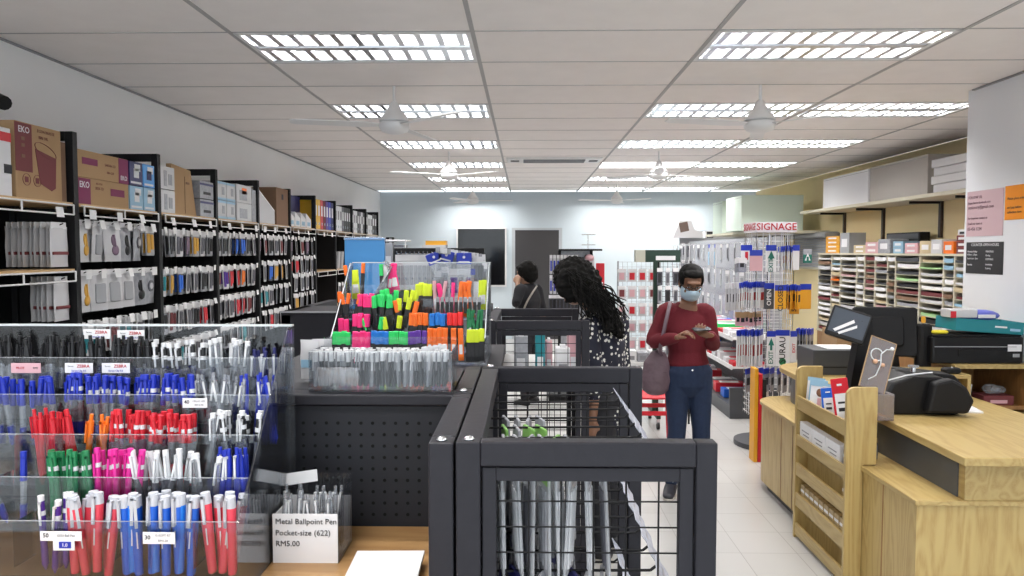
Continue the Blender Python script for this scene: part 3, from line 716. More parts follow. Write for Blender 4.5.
# ================================================================== pen display (clear acrylic, stepped)
XD=-.530; XD0=-1.75
disp=thing('pen_display','stepped clear acrylic display full of ballpoint pens in the foreground left','display',(-1.1,1.5,WZ))
acry3=clear('polished acrylic edge',(.9,.92,.94),.15,.1,.30)
TY=[1.343,1.41,1.475,1.54,1.61]; TP=[522,478,435,395,358]
TZ=[at(150,p,y).z for p,y in zip(TP,TY)]
zr=at(290,326,1.678).z
m=MB().prism([(1.343,WZ),(1.678,WZ),(1.678,zr),(1.64,zr),(1.335,TZ[0]),(1.335,WZ)],0,XD-.003,XD,acry); m.build('side_panel',disp,world=True)
MB().box(XD0,XD-.003,1.675,1.678,WZ,zr,acry).build('back_panel',disp,world=True)
MB().box(XD0,XD,1.667,1.682,zr,zr+.004,edge_m).build('top_edge',disp,world=True)
MB().box(XD-.004,XD+.001,1.640,1.680,WZ,zr,acry2).cyl((XD,1.64,zr),(XD,1.336,TZ[0]),.0008,acry2,6).build('side_edge',disp,world=True)
MB().box(XD0,XD,1.343,1.678,WZ,WZ+.004,acry2).build('base',disp,world=True)
for i,(y,z) in enumerate(zip(TY,TZ)):
    zb=z-.085 if i else WZ+.03
    MB().box(XD0,XD-.004,y,y+.0025,zb-.02,z,acry).build('pocket_front',disp,world=True)
    MB().box(XD0,XD-.004,y,y+.0026,z,z+.001,acry3).build('pocket_edge',disp,world=True)
    MB().box(XD0,XD-.004,y+.003,(TY+[1.675])[i+1]-.001,zb-.02,zb-.016,acry2).build('pocket_floor',disp,world=True)
for x in [XD-.004-.085*k for k in range(1,12)]:
    for i,(y,z) in enumerate(zip(TY,TZ)): MB().box(x-.001,x+.001,y+.003,(TY+[1.675])[i+1]-.001,z-.09,z-.004,acry).build('divider',disp,world=True)
def make_pen(barrel,grip,clip,top,r=.0060,L=.145,kind='click'):
    def mk():
        o=MB().cyl((0,0,.012),(0,0,L*.60),r,barrel,9).cyl((0,0,0),(0,0,.012),.0012,grip,6,r2=r).cyl((0,0,.012),(0,0,.04),r*1.06,grip,9).build('pen',loc=(0,0,0)); tag(o,'pen','pen')
        MB().cyl((0,0,L*.60),(0,0,L*.93),r*1.05,top,9,r2=r*.95).build('upper_barrel',o)
        b=MB().cyl((0,0,L*.93),(0,0,L+(.004 if kind=='click' else 0)),r*.62 if kind=='click' else r,top if kind=='click' else clip,8); b.build('push_button' if kind=='click' else 'cap_end',o)
        c=MB().box(-r*.32,r*.32,-r*1.75,-r*1.35,L*.62,L*.93,clip).box(-r*.35,r*.35,-r*1.75,0,L*.90,L*.93,clip)
        if kind=='band': c.cyl((0,0,L*.74),(0,0,L*.80),r*1.12,wP,9)
        c.build('clip',o); return o
    return Proto(mk)
def make_big(barrel,r=.0098,L=.150):
    def mk():
        o=MB().cyl((0,0,0),(0,0,L*.86),r*.78,barrel,10,r2=r).build('pen',loc=(0,0,0)); tag(o,'pen','pen')
        MB().cyl((0,0,L*.86),(0,0,L),r*1.02,wP2,10,r2=r*.9).build('cap_end',o)
        MB().box(-r*.28,r*.28,-r*1.5,-r*1.15,L*.62,L*.97,wP2).box(-r*.28,r*.28,-r*1.5,0,L*.94,L*.97,wP2).build('clip',o)
        MB().box(-.0012,.0012,-r*1.0,-r*.93,L*.35,L*.56,paper).build('print',o)
        return o
    return Proto(mk)
wP2=C('pale grey pen cap',.55,.57,.62)
PN={'black':make_pen(clrP,blkP,blkP,blkP),'blue':make_pen(clrP,blueP,blueP,blueP,kind='band'),'red':make_pen(clrP,redP,redP,redP,kind='band'),'redplain':make_pen(redP,redP,redP,redP),'orange':make_pen(orgP,orgP,orgP,orgP),
    'green':make_pen(grnP,grnP,grnP,grnP,kind='band'),'magenta':make_pen(pnkP,pnkP,pnkP,pnkP,kind='band'),'smoke':make_pen(smoke,smoke,wP,wP,kind='cap'),'clear':make_pen(clrP,clrP,wP,clrP,kind='cap'),
    'navyw':make_pen(clrP,navyP,wP,navyP),'bluew':make_pen(blueP,blueP,wP,blueP),'blackw':make_pen(clrP,blkP,wP,blkP,kind='band'),'bluestick':make_pen(clrP,blueP,blueP,blueP,kind='cap'),'violet':make_pen(purP,purP,wP,purP,kind='band'),
    'silver':make_pen(clrP,smoke,wP,clrP)}
BG={'coral':make_big(corP),'cobalt':make_big(cobP),'cobalt_l':make_big(C('azure barrel',.01,.20,.75))}
PD={'black':'black click pen','blue':'blue click pen with white print band','red':'red click pen with white print band','redplain':'plain red click pen','orange':'orange click pen','green':'green click pen with white band','magenta':'magenta click pen with white band',
    'smoke':'smoky pen with white cap','clear':'clear stick pen with white clip','navyw':'navy pen with white clip','bluew':'blue pen with white clip','blackw':'black pen with white clip','bluestick':'blue capped stick pen','violet':'violet pen with white clip','silver':'silver clear pen'}
def pens(kind,px0,px1,ptop,tier,n,where,depth=2,big=False,spread=7,L=.145):
    P=(BG if big else PN)[kind]; desc={'coral':'thick coral red pen with pale cap','cobalt':'thick cobalt blue pen with pale cap','cobalt_l':'thick azure pen with pale cap'}[kind] if big else PD[kind]
    y1=(TY+[1.675])[tier+1]
    for d in range(depth):
        y=TY[tier]+.018+d*(.026 if not big else .022)
        a=at(px0,ptop,y); b_=at(px1,ptop,y)
        m_=n if d==0 else n
        for i in range(m_):
            f=(i+.5)/m_+random.uniform(-.02,.02)
            x=a.x+(b_.x-a.x)*f; z=a.z-L+random.uniform(-.008,.004)
            P((x,y,z),(R(random.uniform(-3,2)),R(random.uniform(-spread,spread)),R(random.uniform(-40,40))),'%s %s'%(desc,where),'%ss %s'%(desc,where),'pen')
w5='in the rearmost tier of the acrylic pen display'; w4='in the fourth tier of the pen display'; w3='in the middle tier of the pen display'; w2='in the second tier of the pen display'; w1='in the front pocket of the pen display'
pens('black',-8,152,338,4,20,w5); pens('blackw',152,206,340,4,6,w5); pens('clear',206,246,338,4,4,w5); pens('navyw',248,286,350,4,5,w5)
pens('bluestick',-6,60,377,3,6,w4); pens('blue',60,196,374,3,17,w4); pens('silver',198,240,376,3,4,w4,spread=12); pens('bluew',240,280,376,3,4,w4)
pens('redplain',36,80,411,2,5,w3); pens('orange',80,108,414,2,3,w3,1,spread=16); pens('red',106,194,411,2,12,w3); pens('clear',200,226,410,2,3,w3,1,spread=16); pens('blackw',224,258,412,2,4,w3)
pens('bluestick',-4,30,452,1,2,'leaning at far left of the pen display',1,spread=18); pens('green',48,96,449,1,6,w2); pens('magenta',92,138,449,1,5,w2); pens('smoke',138,184,450,1,5,w2,spread=14); pens('clear',190,214,452,1,3,w2,1,spread=14); pens('bluew',214,250,448,1,4,w2)
pens('violet',38,78,494,0,4,w1,1,spread=10); pens('coral',68,112,495,0,4,w1,2,True,10); pens('cobalt',118,196,495,0,6,w1,2,True,5); pens('cobalt_l',120,190,492,0,3,'behind the cobalt pens in the front pocket',1,True,4); pens('coral',206,236,494,0,3,'at the right end of the front pocket',2,True,9)
# price tickets on the display
def dticket(px,py,y,w_,h_,m_,lines,label='price_ticket'):
    p=at(px,py,y); o=MB().box(-w_/2,w_/2,-.0008,.0008,-h_/2,h_/2,m_).build('price_ticket',disp); o.location=p-disp.location
    for (tx,tz,s_,mm,body,bold) in lines: text(body,s_,mm,o,(tx,-.0012,tz),'-y',bold)
def zebra(px,py,y): dticket(px,py,y,.062,.022,card,[(.010,.004,.0095,inkred,'ZEBRA',True),(-.018,.004,.005,inkgrey,'Sarasa',False),(0,-.006,.0055,blueP,'Sarasa Clip 0.5',False)])
zebra(97,334,1.66); zebra(131,335,1.66); zebra(79,368,1.605); zebra(116,368,1.605)
dticket(26,368,1.605,.066,.022,pinkC,[(-.012,.0,.007,inkred,'PILOT',True),(.022,0,.006,ink,'RM2',False)])
dticket(195,403,1.53,.052,.020,card,[(-.017,.002,.011,ink,'40',True),(.009,.004,.0055,inkgrey,'CELLO GEL',False),(.009,-.004,.0055,inkgrey,'RM 0.90',False)])
dticket(159,538,1.338,.060,.022,card,[(-.021,.001,.011,ink,'30',True),(.008,.005,.006,inkgrey,'G-SOFT RT',False),(.008,-.005,.006,inkgrey,'RM1.20',False)])
dticket(61,536,1.338,.078,.018,card,[(-.028,.001,.011,ink,'50',True),(.010,.001,.006,inkgrey,'GS33 Ball Pen',False)])
dticket(64,545,1.337,.040,.020,card,[]); dticket(65,545,1.3355,.022,.012,blueP,[(0,0,.009,paper,'1.0',True)])

# ---- white box of pocket pens
FY=onz(305,563,WZ).y; p0=at(272,563,FY); p1=at(338,563,FY); p0.x=max(p0.x,XD+.004)
zb=WZ; bx0,bx1=p0.x,p1.x
bxh=at(300,514,FY).z-WZ
box=thing('pen_box','white box lettered Metal Ballpoint Pen Pocket-size holding silver pens','box',((bx0+bx1)/2,FY+.062,WZ))
W=(bx1-bx0); 
MB().box(-W/2,W/2,-.062,-.060,0,bxh,paper).box(-W/2,-W/2+.002,-.06,.06,0,bxh*.95,paper).box(-W/2,W/2,.058,.06,0,bxh,paper).box(-W/2,W/2,-.06,.06,0,.002,paper).build('box_body',box)
MB().prism([(-.062,0),(.06,0),(.06,bxh+.05),(-.03,bxh+.03),(-.062,bxh)],0,W/2,W/2+.002,acry).box(-W/2,W/2,.061,.063,0,bxh+.05,acry).build('clear_sleeve',box)
text('Metal Ballpoint Pen',.0165,ink,box,(-W/2+.006,-.0635,bxh-.016),'-y',align='LEFT'); text('Pocket-size (622)',.0165,ink,box,(-W/2+.006,-.0635,bxh-.040),'-y',align='LEFT'); text('RM5.00',.0165,ink,box,(-W/2+.006,-.0635,bxh-.063),'-y',align='LEFT')
for i in range(16):
    x=-W/2+.012+(i%8)*(W-.024)/7; y=-.035+(i//8)*.05
    PN['silver']((box.location.x+x,box.location.y+y,WZ+.004),(R(random.uniform(-4,4)),R(random.uniform(-7,7)),R(random.uniform(-60,60))),'short silver pen standing in the white lettered box','silver pens in the white lettered box','pen',.92)
t=MB().box(-.038,.038,-.001,.001,-.012,.014,card).build('price_card',loc=(0,0,0)); t.location=at(300,478,1.62); t.rotation_euler=(R(-15),R(-6),R(10)); tag(t,'white price card tucked behind pens in the lettered white box','card')
# ---- stack of white paper sheets
a=onz(358,549,WZ+.03); b_=onz(421,549,WZ+.03); wpx=b_.x-a.x
for i in range(3):
    m_=MB().box(-wpx/2-.004*i,wpx/2,-.26,0,0,.009,paper).build('paper_pad',loc=(0,0,0)); m_.location=((a.x+b_.x)/2+.004*i,a.y-.002*i,WZ+.0005+.0096*i); m_.rotation_euler=(0,0,R(.8*i))
    tag(m_,['bottom','middle','top'][i]+' pad of white paper in the stack on the wooden shelf','paper','white paper pads')

# ================================================================== long acrylic tray of pens on top of the pegboard
a=at(303,393,1.73); b_=at(452,393,1.73); zt=at(400,352,1.73).z; z0=TOPZ-.003
tr=thing('acrylic_tray','long clear acrylic tray of dark pens on top of the pegboard','tray',((a.x+b_.x)/2,1.80,z0)); hw=(b_.x-a.x)/2
H=zt-z0; m=MB()
m.box(-hw*.92,hw,-.07,-.067,0,H,acry).box(-hw*.92,hw,.067,.07,0,H*1.2,acry).box(-hw*.92,hw,-.067,.067,0,.003,acry2)
m.box(hw-.003,hw,-.067,.067,0,H,acry).box(-hw*.92,-hw*.92+.003,-.067,.067,0,H,acry); m.build('tray_body',tr)
MB().box(-hw*.92,hw,-.071,-.066,H,H+.0015,edge_m).box(hw-.002,hw+.001,-.071,.067,0,H+.0015,acry2).build('rim',tr)
for x in (-.5,-.12,.28,.62): MB().box(x*hw,x*hw+.002,-.067,.067,0,H*.9,acry).build('divider',tr)
short=make_pen(blkP,blkP,wP,wP,.0048,.094,kind='cap'); sh2=make_pen(greyfilm,greyfilm,wP,wP,.0048,.094,kind='cap')
def mk_short(body):
    def mk():
        o=MB().cyl((0,0,.006),(0,0,.066),.005,body,9,r2=.0055).build('pen',loc=(0,0,0)); tag(o,'pen','pen')
        MB().cyl((0,0,.066),(0,0,.090),.0062,wP,10).build('cap_end',o); MB().box(-.0018,.0018,-.0085,-.0065,.045,.088,wP if body is not blkP else inkgrey).build('clip',o); return o
    return Proto(mk)
short=mk_short(blkP); sh2=mk_short(greyfilm)
for d_ in range(3):
    for i in range(24):
        f=(i+.5)/24; x=tr.location.x-hw*.9+f*hw*1.82; P=short if (i*7+d_)%5 else sh2
        if .66<f<.76: P=sh2
        P((x,1.75+d_*.032,z0+.004),(R(random.uniform(-4,4)),R(random.uniform(-6,6)),R(random.uniform(-50,50))),('black' if P is short else 'silver')+' pen with white cap in the long acrylic tray','pens in the long acrylic tray','pen')
for i,(px,py,s) in enumerate(((310,356,-8),(320,350,10))):
    p=at(px,py,1.86); m=MB(); pouch_mesh(m,.05,.10,.008,packfilm); o=m.build('plastic_sachet',loc=(0,0,0)); o.location=(p.x,1.86+.02*i,TOPZ+.105); o.rotation_euler=(0,0,R(-90+s)); tag(o,'white plastic sachet bag standing behind the left end of the acrylic tray, %s one'%('left','right')[i],'bag','white sachets')
    MB().box(.008,.0095,-.02,.02,-.07,-.05,lightb).build('printed_panel',o)
p=at(340,375,1.745); m=MB(); pouch_mesh(m,.10,.045,.006,film); o=m.build('plastic_sachet',loc=(0,0,0)); o.location=(p.x,1.722,p.z+.022); o.rotation_euler=(0,R(6),R(-90)); tag(o,'crumpled clear sachet lying over pens in the acrylic tray','bag')
for i in range(5):
    o=MB().rbox(-.008,.008,-.001,.001,-.095,0,.004,packfilm,axis=1).build('ruler_strip',loc=(0,0,0)); o.location=at(424+i*5,356,1.77+.01*i); o.location.z=TOPZ+.10; o.rotation_euler=(0,R(-12+4*i),0); tag(o,'clear plastic strip fanned out at the right end of the acrylic tray','strip','clear strips')

# ================================================================== highlighter display
HY=2.28
hx0=at(331,358,HY).x; hx1=at(485,358,HY).x
hb=1.262; hd=thing('marker_display','stepped clear acrylic stand filled with neon highlighters and markers','display',((hx0+hx1)/2,2.42,hb))
tabl=thing('display_table','dark display table under the neon highlighter stand','table',((hx0+hx1)/2,2.42,0))
MB().rbox(-.42,.29,-.22,.42,hb-.03,hb-.002,.008,cage_m).build('tabletop',tabl)
MB().box(-.40,.27,-.18,.40,.05,hb-.03,black).build('cabinet',tabl); MB().box(-.38,.25,-.16,.38,0,.05,dgrey).build('plinth',tabl)
def hz(py,y): return at(420,py,y).z
rows=[(HY+.01,351,.10),(HY+.07,332,.13),(HY+.13,316,.155),(HY+.19,300,.175),(HY+.25,286,.2)]
m=MB()
ztop=hz(263,HY+.32)
m.prism([(HY,hb),(HY+.32,hb),(HY+.32,ztop),(HY+.27,ztop),(HY,hz(338,HY))],0,hx0-.004,hx0,acry); m.build('side_panel',hd,world=True)
MB().prism([(HY,hb),(HY+.32,hb),(HY+.32,ztop),(HY+.27,ztop),(HY,hz(338,HY))],0,hx1,hx1+.004,acry).build('side_panel',hd,world=True)
MB().box(hx0,hx1,HY+.317,HY+.32,hb,ztop,acry).build('back_panel',hd,world=True)
MB().box(hx0-.004,hx1+.004,HY+.315,HY+.322,ztop,ztop+.003,edge_m).cyl((hx0,HY,hz(338,HY)),(hx0,HY+.27,ztop),.0018,edge_m,6).cyl((hx1,HY,hz(338,HY)),(hx1,HY+.27,ztop),.0018,edge_m,6).box(hx1-.002,hx1+.004,HY+.315,HY+.322,hb,ztop,edge_m).build('edge_trim',hd,world=True)
for i,(y,py,h_) in enumerate(rows):
    z=hz(py+4,y)-.025
    MB().box(hx0,hx1,y-.008,y-.005,max(hb,z-.03),hz(py,y)+.004 if i else hb+.03,acry).box(hx0,hx1,y-.005,y+.045,z-.03 if i else hb+.002,z-.027 if i else hb+.005,acry2).build('tier',hd,world=True)
def make_hl(m_,blackbody=True,w_=.0085,L=.10,cap=.4,single=False):
    body=blkP if blackbody else m_
    def mk():
        o=MB().rbox(-w_,w_,-.005,.005,0,L*(1-cap),.003,body).build('highlighter',loc=(0,0,0)); tag(o,'x','highlighter')
        MB().rbox(-w_*.98,w_*.98,-.0055,.0055,L*(1-cap),L,.003,m_).build('cap',o)
        MB().box(-w_*.3,w_*.3,-.0085,-.007,L*(1-cap),L*.93,m_).box(-w_*.3,w_*.3,-.0085,-.004,L*.90,L*.93,m_).build('clip',o)
        if not blackbody: MB().box(-w_*.6,w_*.6,-.0056,-.005,L*.2,L*.5,paper).build('print',o)
        return o
    return Proto(mk)
HL={'g':(make_hl(nG),'neon green'),'y':(make_hl(nY),'neon yellow'),'o':(make_hl(nO),'neon orange'),'p':(make_hl(nP),'neon pink'),'b':(make_hl(nB),'bright blue'),'v':(make_hl(nV),'violet'),'r':(make_hl(nR),'bright red'),
    'O':(make_hl(nO,False),'all orange'),'P':(make_hl(nP,False),'all pink'),'Y':(make_hl(nY,False),'all yellow'),'s':(make_hl(grnP,False,.005,.12,.25),'slim green'),'S':(make_hl(nO,False,.006,.12,.25),'slim orange'),'Q':(make_hl(pinkC,False,.006,.12,.3),'pale pink'),
    'T':(make_hl(nO,True,.0065,.11,.32),'slim orange-capped'),'K':(make_hl(nP,False,.006,.12,.3),'slim hot pink')}
tn=['front','second','third','fourth','top']
def hls(k,px0,px1,n,row,top,spread=2,dy=0,depth=1):
    P,desc=HL[k]; y=rows[row][0]+dy
    L={'s':.12,'S':.12,'Q':.12,'K':.12,'T':.11}.get(k,.10)
    for i in range(n):
        for d in range(depth):
            px=px0+(px1-px0)*(i+.5)/n; p=at(px,top,y)
            Lr=L-.005 if row else .092; z=max(p.z-Lr,hb+.004)
            P((p.x,y+d*.013,z+random.uniform(-.003,.003)),(R(-4),R(random.uniform(-spread,spread)),R(random.uniform(-4,4))),'%s highlighter in the %s tier of the neon marker stand'%(desc,tn[row]),'%s highlighters, %s tier'%(desc,tn[row]),'highlighter')
hls('g',332,350,4,0,334); hls('P',352,369,4,0,334); hls('b',371,388,4,0,334); hls('g',389,407,4,0,334); hls('v',408,426,4,0,334); hls('O',427,447,4,0,331); hls('O',450,465,2,0,331); hls('y',466,484,4,0,332)
hls('P',339,350,2,1,320,spread=8); hls('p',352,368,3,1,316,depth=2); hls('g',370,380,2,1,318,spread=20); hls('y',386,400,2,1,318,spread=20); hls('o',408,428,4,1,315,depth=2); hls('b',429,446,3,1,315,depth=2); hls('r',447,463,3,1,315,depth=2); hls('s',464,482,6,1,311,spread=14)
hls('T',339,354,4,2,294,spread=14); hls('p',358,371,3,2,296,spread=4,depth=2); hls('g',373,394,4,2,297,spread=9,depth=2); hls('y',396,402,1,2,300,spread=5); hls('o',398,414,2,2,302,spread=24); hls('y',400,408,1,2,298,spread=16)
hls('g',382,397,3,3,291,spread=6,dy=-.02); hls('y',402,414,3,3,291,spread=12); hls('y',415,431,4,3,285,depth=2); hls('Q',434,442,2,3,283,spread=12); hls('K',442,454,3,3,284,spread=16); hls('S',456,475,6,3,283,spread=14); hls('Y',479,485,2,3,281,spread=6)
hls('T',347,351,1,4,266,spread=14); hls('T',359,364,1,4,265,spread=5); hls('P',387,400,3,4,265,spread=12); hls('Y',352,360,2,4,272,spread=10); hls('g',380,385,1,4,266,spread=10)
for i in range(5):
    p=at(370+i*4,275,HY+.24); PN['silver']((p.x,HY+.24,p.z-.1),(0,R(30-8*i),0),'silver pen leaning in the top tier of the neon marker stand','silver pens in the neon marker stand','pen')
# black refill boxes behind front row
for i in range(10):
    px=438+i*4.6; p=at(px,322,HY+.10)
    o=MB().rbox(-.005,.005,-.004,.004,0,.05,.002,blkP).build('short_marker',loc=(0,0,0)); o.location=(p.x,HY+.095,hz(313,HY+.1)); tag(o,'short black marker in the upper right of the neon marker stand','marker','short black markers'); MB().rbox(-.0055,.0055,-.0045,.0045,.036,.052,.002,grey).build('cap',o)

# ================================================================== middle of the shop
g1=thing('dark_gondola','low black gondola behind the neon marker stand, its top at table height','display stand',(-.9,4.3,0))
a=at(281,313,4.0); b_=at(392,313,4.0)
MB().box(a.x,b_.x,4.0,4.05,0,TOPZ,cage_m).box(a.x,b_.x,3.995,4.45,TOPZ-.02,TOPZ,cage_m).build('end_panel',g1,world=True,bevel=.003)
MB().box(a.x,a.x+.05,4.0,5.0,0,TOPZ,cage_m).box(a.x+.05,b_.x,4.45,5.0,0,TOPZ-.1,black).build('side_panel',g1,world=True)
MB().box(a.x-.004,b_.x+.004,3.99,3.997,TOPZ-.006,TOPZ+.003,grey).build('top_trim',g1,world=True)
GY=4.3
a=at(394,250,GY); b_=at(484,250,GY)
g2=thing('tall_gondola','tall black gondola of white hanging packs behind the neon marker stand','display stand',((a.x+b_.x)/2,GY+.1,0))
zt=at(430,248,GY).z
MB().box(a.x,a.x+.04,GY,GY+.05,0,zt,black).box(b_.x-.04,b_.x,GY,GY+.05,0,zt,black).box(a.x+.04,b_.x-.04,GY,GY+.05,zt-.035,zt,black).build('frame',g2,world=True,bevel=.003)
MB().box(a.x+.04,b_.x-.04,GY+.02,GY+.03,.1,zt-.035,mat('pale back board',(.33,.36,.40),.6)).build('back_panel',g2,world=True)
MB().box(a.x,b_.x-.03,GY+.16,GY+.4,.05,.15,black).build('base',g2,world=True)
def hookc(parent,x,y,z,L=.25):
    o=MB().tube([(x,y,z),(x,y-L,z),(x,y-L-.005,z+.01)],.0025,chrome,5).build('hook',parent,world=True); return o
def make_long(body,header,w_=.035,h_=.20,accent=None):
    def mk():
        o=MB().rbox(-w_/2,w_/2,-.004,.004,-h_,0,.004,body,axis=1).build('hanging_pack',loc=(0,0,0)); tag(o,'x','pack')
        MB().box(-w_/2,w_/2,-.005,-.004,-.035,0,header).build('header_card',o)
        if accent is not None: MB().rbox(-w_*.3,w_*.3,-.007,-.004,-h_*.85,-h_*.3,.003,accent,axis=1).build('contents',o)
        return o
    return Proto(mk)
LP={'w':make_long(packfilm,paper,accent=greyfilm),'c':make_long(greyfilm,paper,.04,.16,accent=smoke),'b':make_long(greyfilm,signblue,.085,.24,accent=paper),'v':make_long(packfilm,paper,.07,.16,accent=purP),'d':make_long(darkfilm,paper,.05,.16,accent=blkP)}
for i in range(9):
    p=at(399+i*4.3,254,GY-.1); hookc(g2,p.x,GY,p.z+.002,.16)
    for q in range(2): LP['w']((p.x,GY-.05-q*.07,p.z-.004),(0,0,R(random.uniform(-8,8))),'narrow white hanging pack in the close row on the tall gondola','narrow white packs on the tall gondola','pack')
for i in range(6):
    p=at(401+i*6.5,279,GY-.1); hookc(g2,p.x,GY,p.z+.002,.16); LP['d' if i%2 else 'c']((p.x,GY-.1,p.z-.004),(0,0,R(random.uniform(-8,8))),'%s hanging pack in the lower row on the tall gondola'%('dark' if i%2 else 'silver'),'lower packs on the tall gondola','pack')
for i,(px,py,r_,lab) in enumerate(((433,255,-22,'left, tilted'),(447,253,14,'middle'),(464,255,0,'right'))):
    p=at(px,py,GY-.22); hookc(g2,p.x,GY,p.z+.002,.22)
    o=MB().rbox(-.042,.042,-.003,.003,-.05,.012,.004,signblue,axis=1).build('header_card_pack',loc=(0,0,0)); o.name='header_card_pack'; o.location=(p.x,GY-.22,p.z); o.rotation_euler=(0,R(r_),0); tag(o,'bright blue headed hanging pack on the tall gondola, %s of three'%lab,'pack','blue headed packs'); o.name='hanging_pack'
    MB().cyl((0,-.0035,-.012),(0,-.003,-.012),.008,paper,8).box(-.03,.03,-.0036,-.003,-.042,-.034,paper).build('print',o); MB().rbox(-.038,.038,-.002,.002,-.20,-.05,.004,film,axis=1).build('pouch',o)
for i,(px,py,k) in enumerate(((445,266,'c'),(454,268,'v'),(461,268,'c'),(478,268,'b'),(470,268,'v'),(438,270,'c'),(484,262,'c'),(476,256,'c'),(481,256,'d'))):
    p=at(px,py,GY-.15); hookc(g2,p.x,GY,p.z+.002,.15); LP[k]((p.x,GY-.15,p.z-.004),(0,0,R(random.uniform(-10,10))),{'c':'silver hanging pack','v':'white hanging pack with violet contents','b':'wide hanging pack with blue header','d':'dark hanging pack'}[k]+' on the right half of the tall gondola','packs on the right half of the tall gondola','pack')
m=MB()
p0=at(438,249,GY-.25); p1=at(484,256,GY-.05)
for i in range(14):
    f=i/13; x=p0.x+(p1.x-p0.x)*f; z=p0.z+(p1.z-p0.z)*f; m.box(x-.012,x+.012,GY-.26+.01*i,GY-.255+.01*i,z-.02,z+.01,card if i%3 else greyfilm)
m.tube([(p0.x,GY-.25,p0.z-.02),(p1.x,GY-.1,p1.z-.02)],.004,chrome,5).build('ticket_rail',g2,world=True)
p0=at(345,238,4.2); p1=at(385,262,4.2); hB=p0.z-TOPZ
t=thing('document_wallet','sky blue plastic wallet standing behind the neon marker stand','wallet',((p0.x+p1.x)/2,4.2,TOPZ)); W=(p1.x-p0.x)/2
MB().rbox(-W,W,-.015,.015,0,hB,.006,skyb,axis=1).build('cover',t); MB().rbox(-W*1.03,W*1.03,-.018,.018,hB-.012,hB+.006,.004,film,axis=1).build('top_edge',t); MB().box(-W*.8,W*.6,-.0165,-.015,.02,.06,navyP).build('label_strip',t)
p0=at(384,243,4.35); p1=at(394,262,4.35)
t=thing('grey_box','grey upright box right of the sky blue wallet','box',((p0.x+p1.x)/2,4.35,TOPZ)); MB().rbox(-.032,.032,-.05,.05,0,p0.z-TOPZ,.004,grey).build('case',t); MB().box(-.02,.02,-.052,-.05,.2,.3,paper).build('label_card',t)
p0=at(384,237,4.5); p1=at(410,243,4.5)
t=thing('white_tray','white rimmed tray lying on top of the tall gondola','tray',((p0.x+p1.x)/2+.0,4.42,zt-.002)); W=(p1.x-p0.x)/2
MB().box(-W,W,-.1,.1,0,.004,packfilm).tube([(-W,-.1,.045),(W,-.1,.045),(W,.1,.045),(-W,.1,.045),(-W,-.1,.045)],.005,white,6).tube([(-W,-.1,0),(-W,-.1,.045)],.004,white).tube([(W,-.1,0),(W,-.1,.045)],.004,white).build('wire_frame',t)
MB().box(-W*.9,W*.8,-.08,.08,.004,.02,darkfilm).build('packet',t)
p0=at(425,239,4.5); p1=at(448,247,4.5)
t=thing('yellow_packet','yellow and white packets lying on top of the tall gondola','packet',((p0.x+p1.x)/2,4.42,zt-.002)); MB().box(-.07,.07,-.06,.06,0,.02,packfilm).build('lower_packet',t); MB().box(-.05,.07,-.05,.05,.02,.045,amber).build('upper_packet',t)

# pen rack in front of the dark door, grid racks, trolley stand
RY=8.0
a=at(549,252,RY); b_=at(603,252,RY)
t=thing('pen_rack','black topped rack of blue and white pen packs behind the woman with long hair','rack',((a.x+b_.x)/2,RY,0))
zt2=at(575,249,RY).z
MB().box(a.x+.1,b_.x-.02,RY-.12,RY+.2,zt2-.02,zt2,black).box(a.x+.1,a.x+.13,RY,RY+.03,0,zt2,black).box(b_.x-.14,b_.x-.11,RY,RY+.03,0,zt2,black).box(a.x,b_.x,RY-.1,RY+.2,0,.06,black).build('stand',t,world=True)
MB().box(a.x+.13,b_.x-.14,RY+.01,RY+.02,.5,zt2-.02,greyfilm).build('back_panel',t,world=True)
p=at(588,249,RY); MB().tube([(p.x,RY,zt2),(p.x,RY,zt2+.16)],.004,chrome,6).tube([(p.x-.07,RY,zt2+.155),(p.x+.08,RY,zt2+.155)],.004,chrome).tube([(p.x-.07,RY,zt2+.045),(p.x+.08,RY,zt2+.045)],.004,chrome).build('cross_arm',t,world=True)
p=at(587,256,RY); MB().box(p.x-.07,p.x+.07,RY-.1,RY-.02,p.z-.35,p.z-.03,packfilm).ball((p.x+.02,RY-.08,p.z-.02),.05,pinkC,rz=.8).build('topper',t,world=True)
p=at(599,263,RY); o=MB().rbox(-.045,.045,-.01,.01,-.30,0,.005,redP,axis=1).build('red_board',loc=(0,0,0)); o.location=(p.x,RY-.13,p.z); tag(o,'upright bright red board at the right of the pen rack','board')
MB().box(-.03,.03,-.012,-.01,-.25,-.20,paper).build('label_panel',o)
BL=make_long(packfilm,paper,.03,.20,accent=signblue)
for r in range(3):
    for i in range(8):
        p=at(551+i*3.6,255+r*20,RY-.15); (BL if r<2 else LP['d'])((p.x,RY-.15-.01*(i%2),p.z),(0,0,R(random.uniform(-20,20))),'small %s pack hanging on the pen rack, %s row'%('blue and white' if r<2 else 'dark',['top','middle','lowest'][r]),'packs on the pen rack','pack')
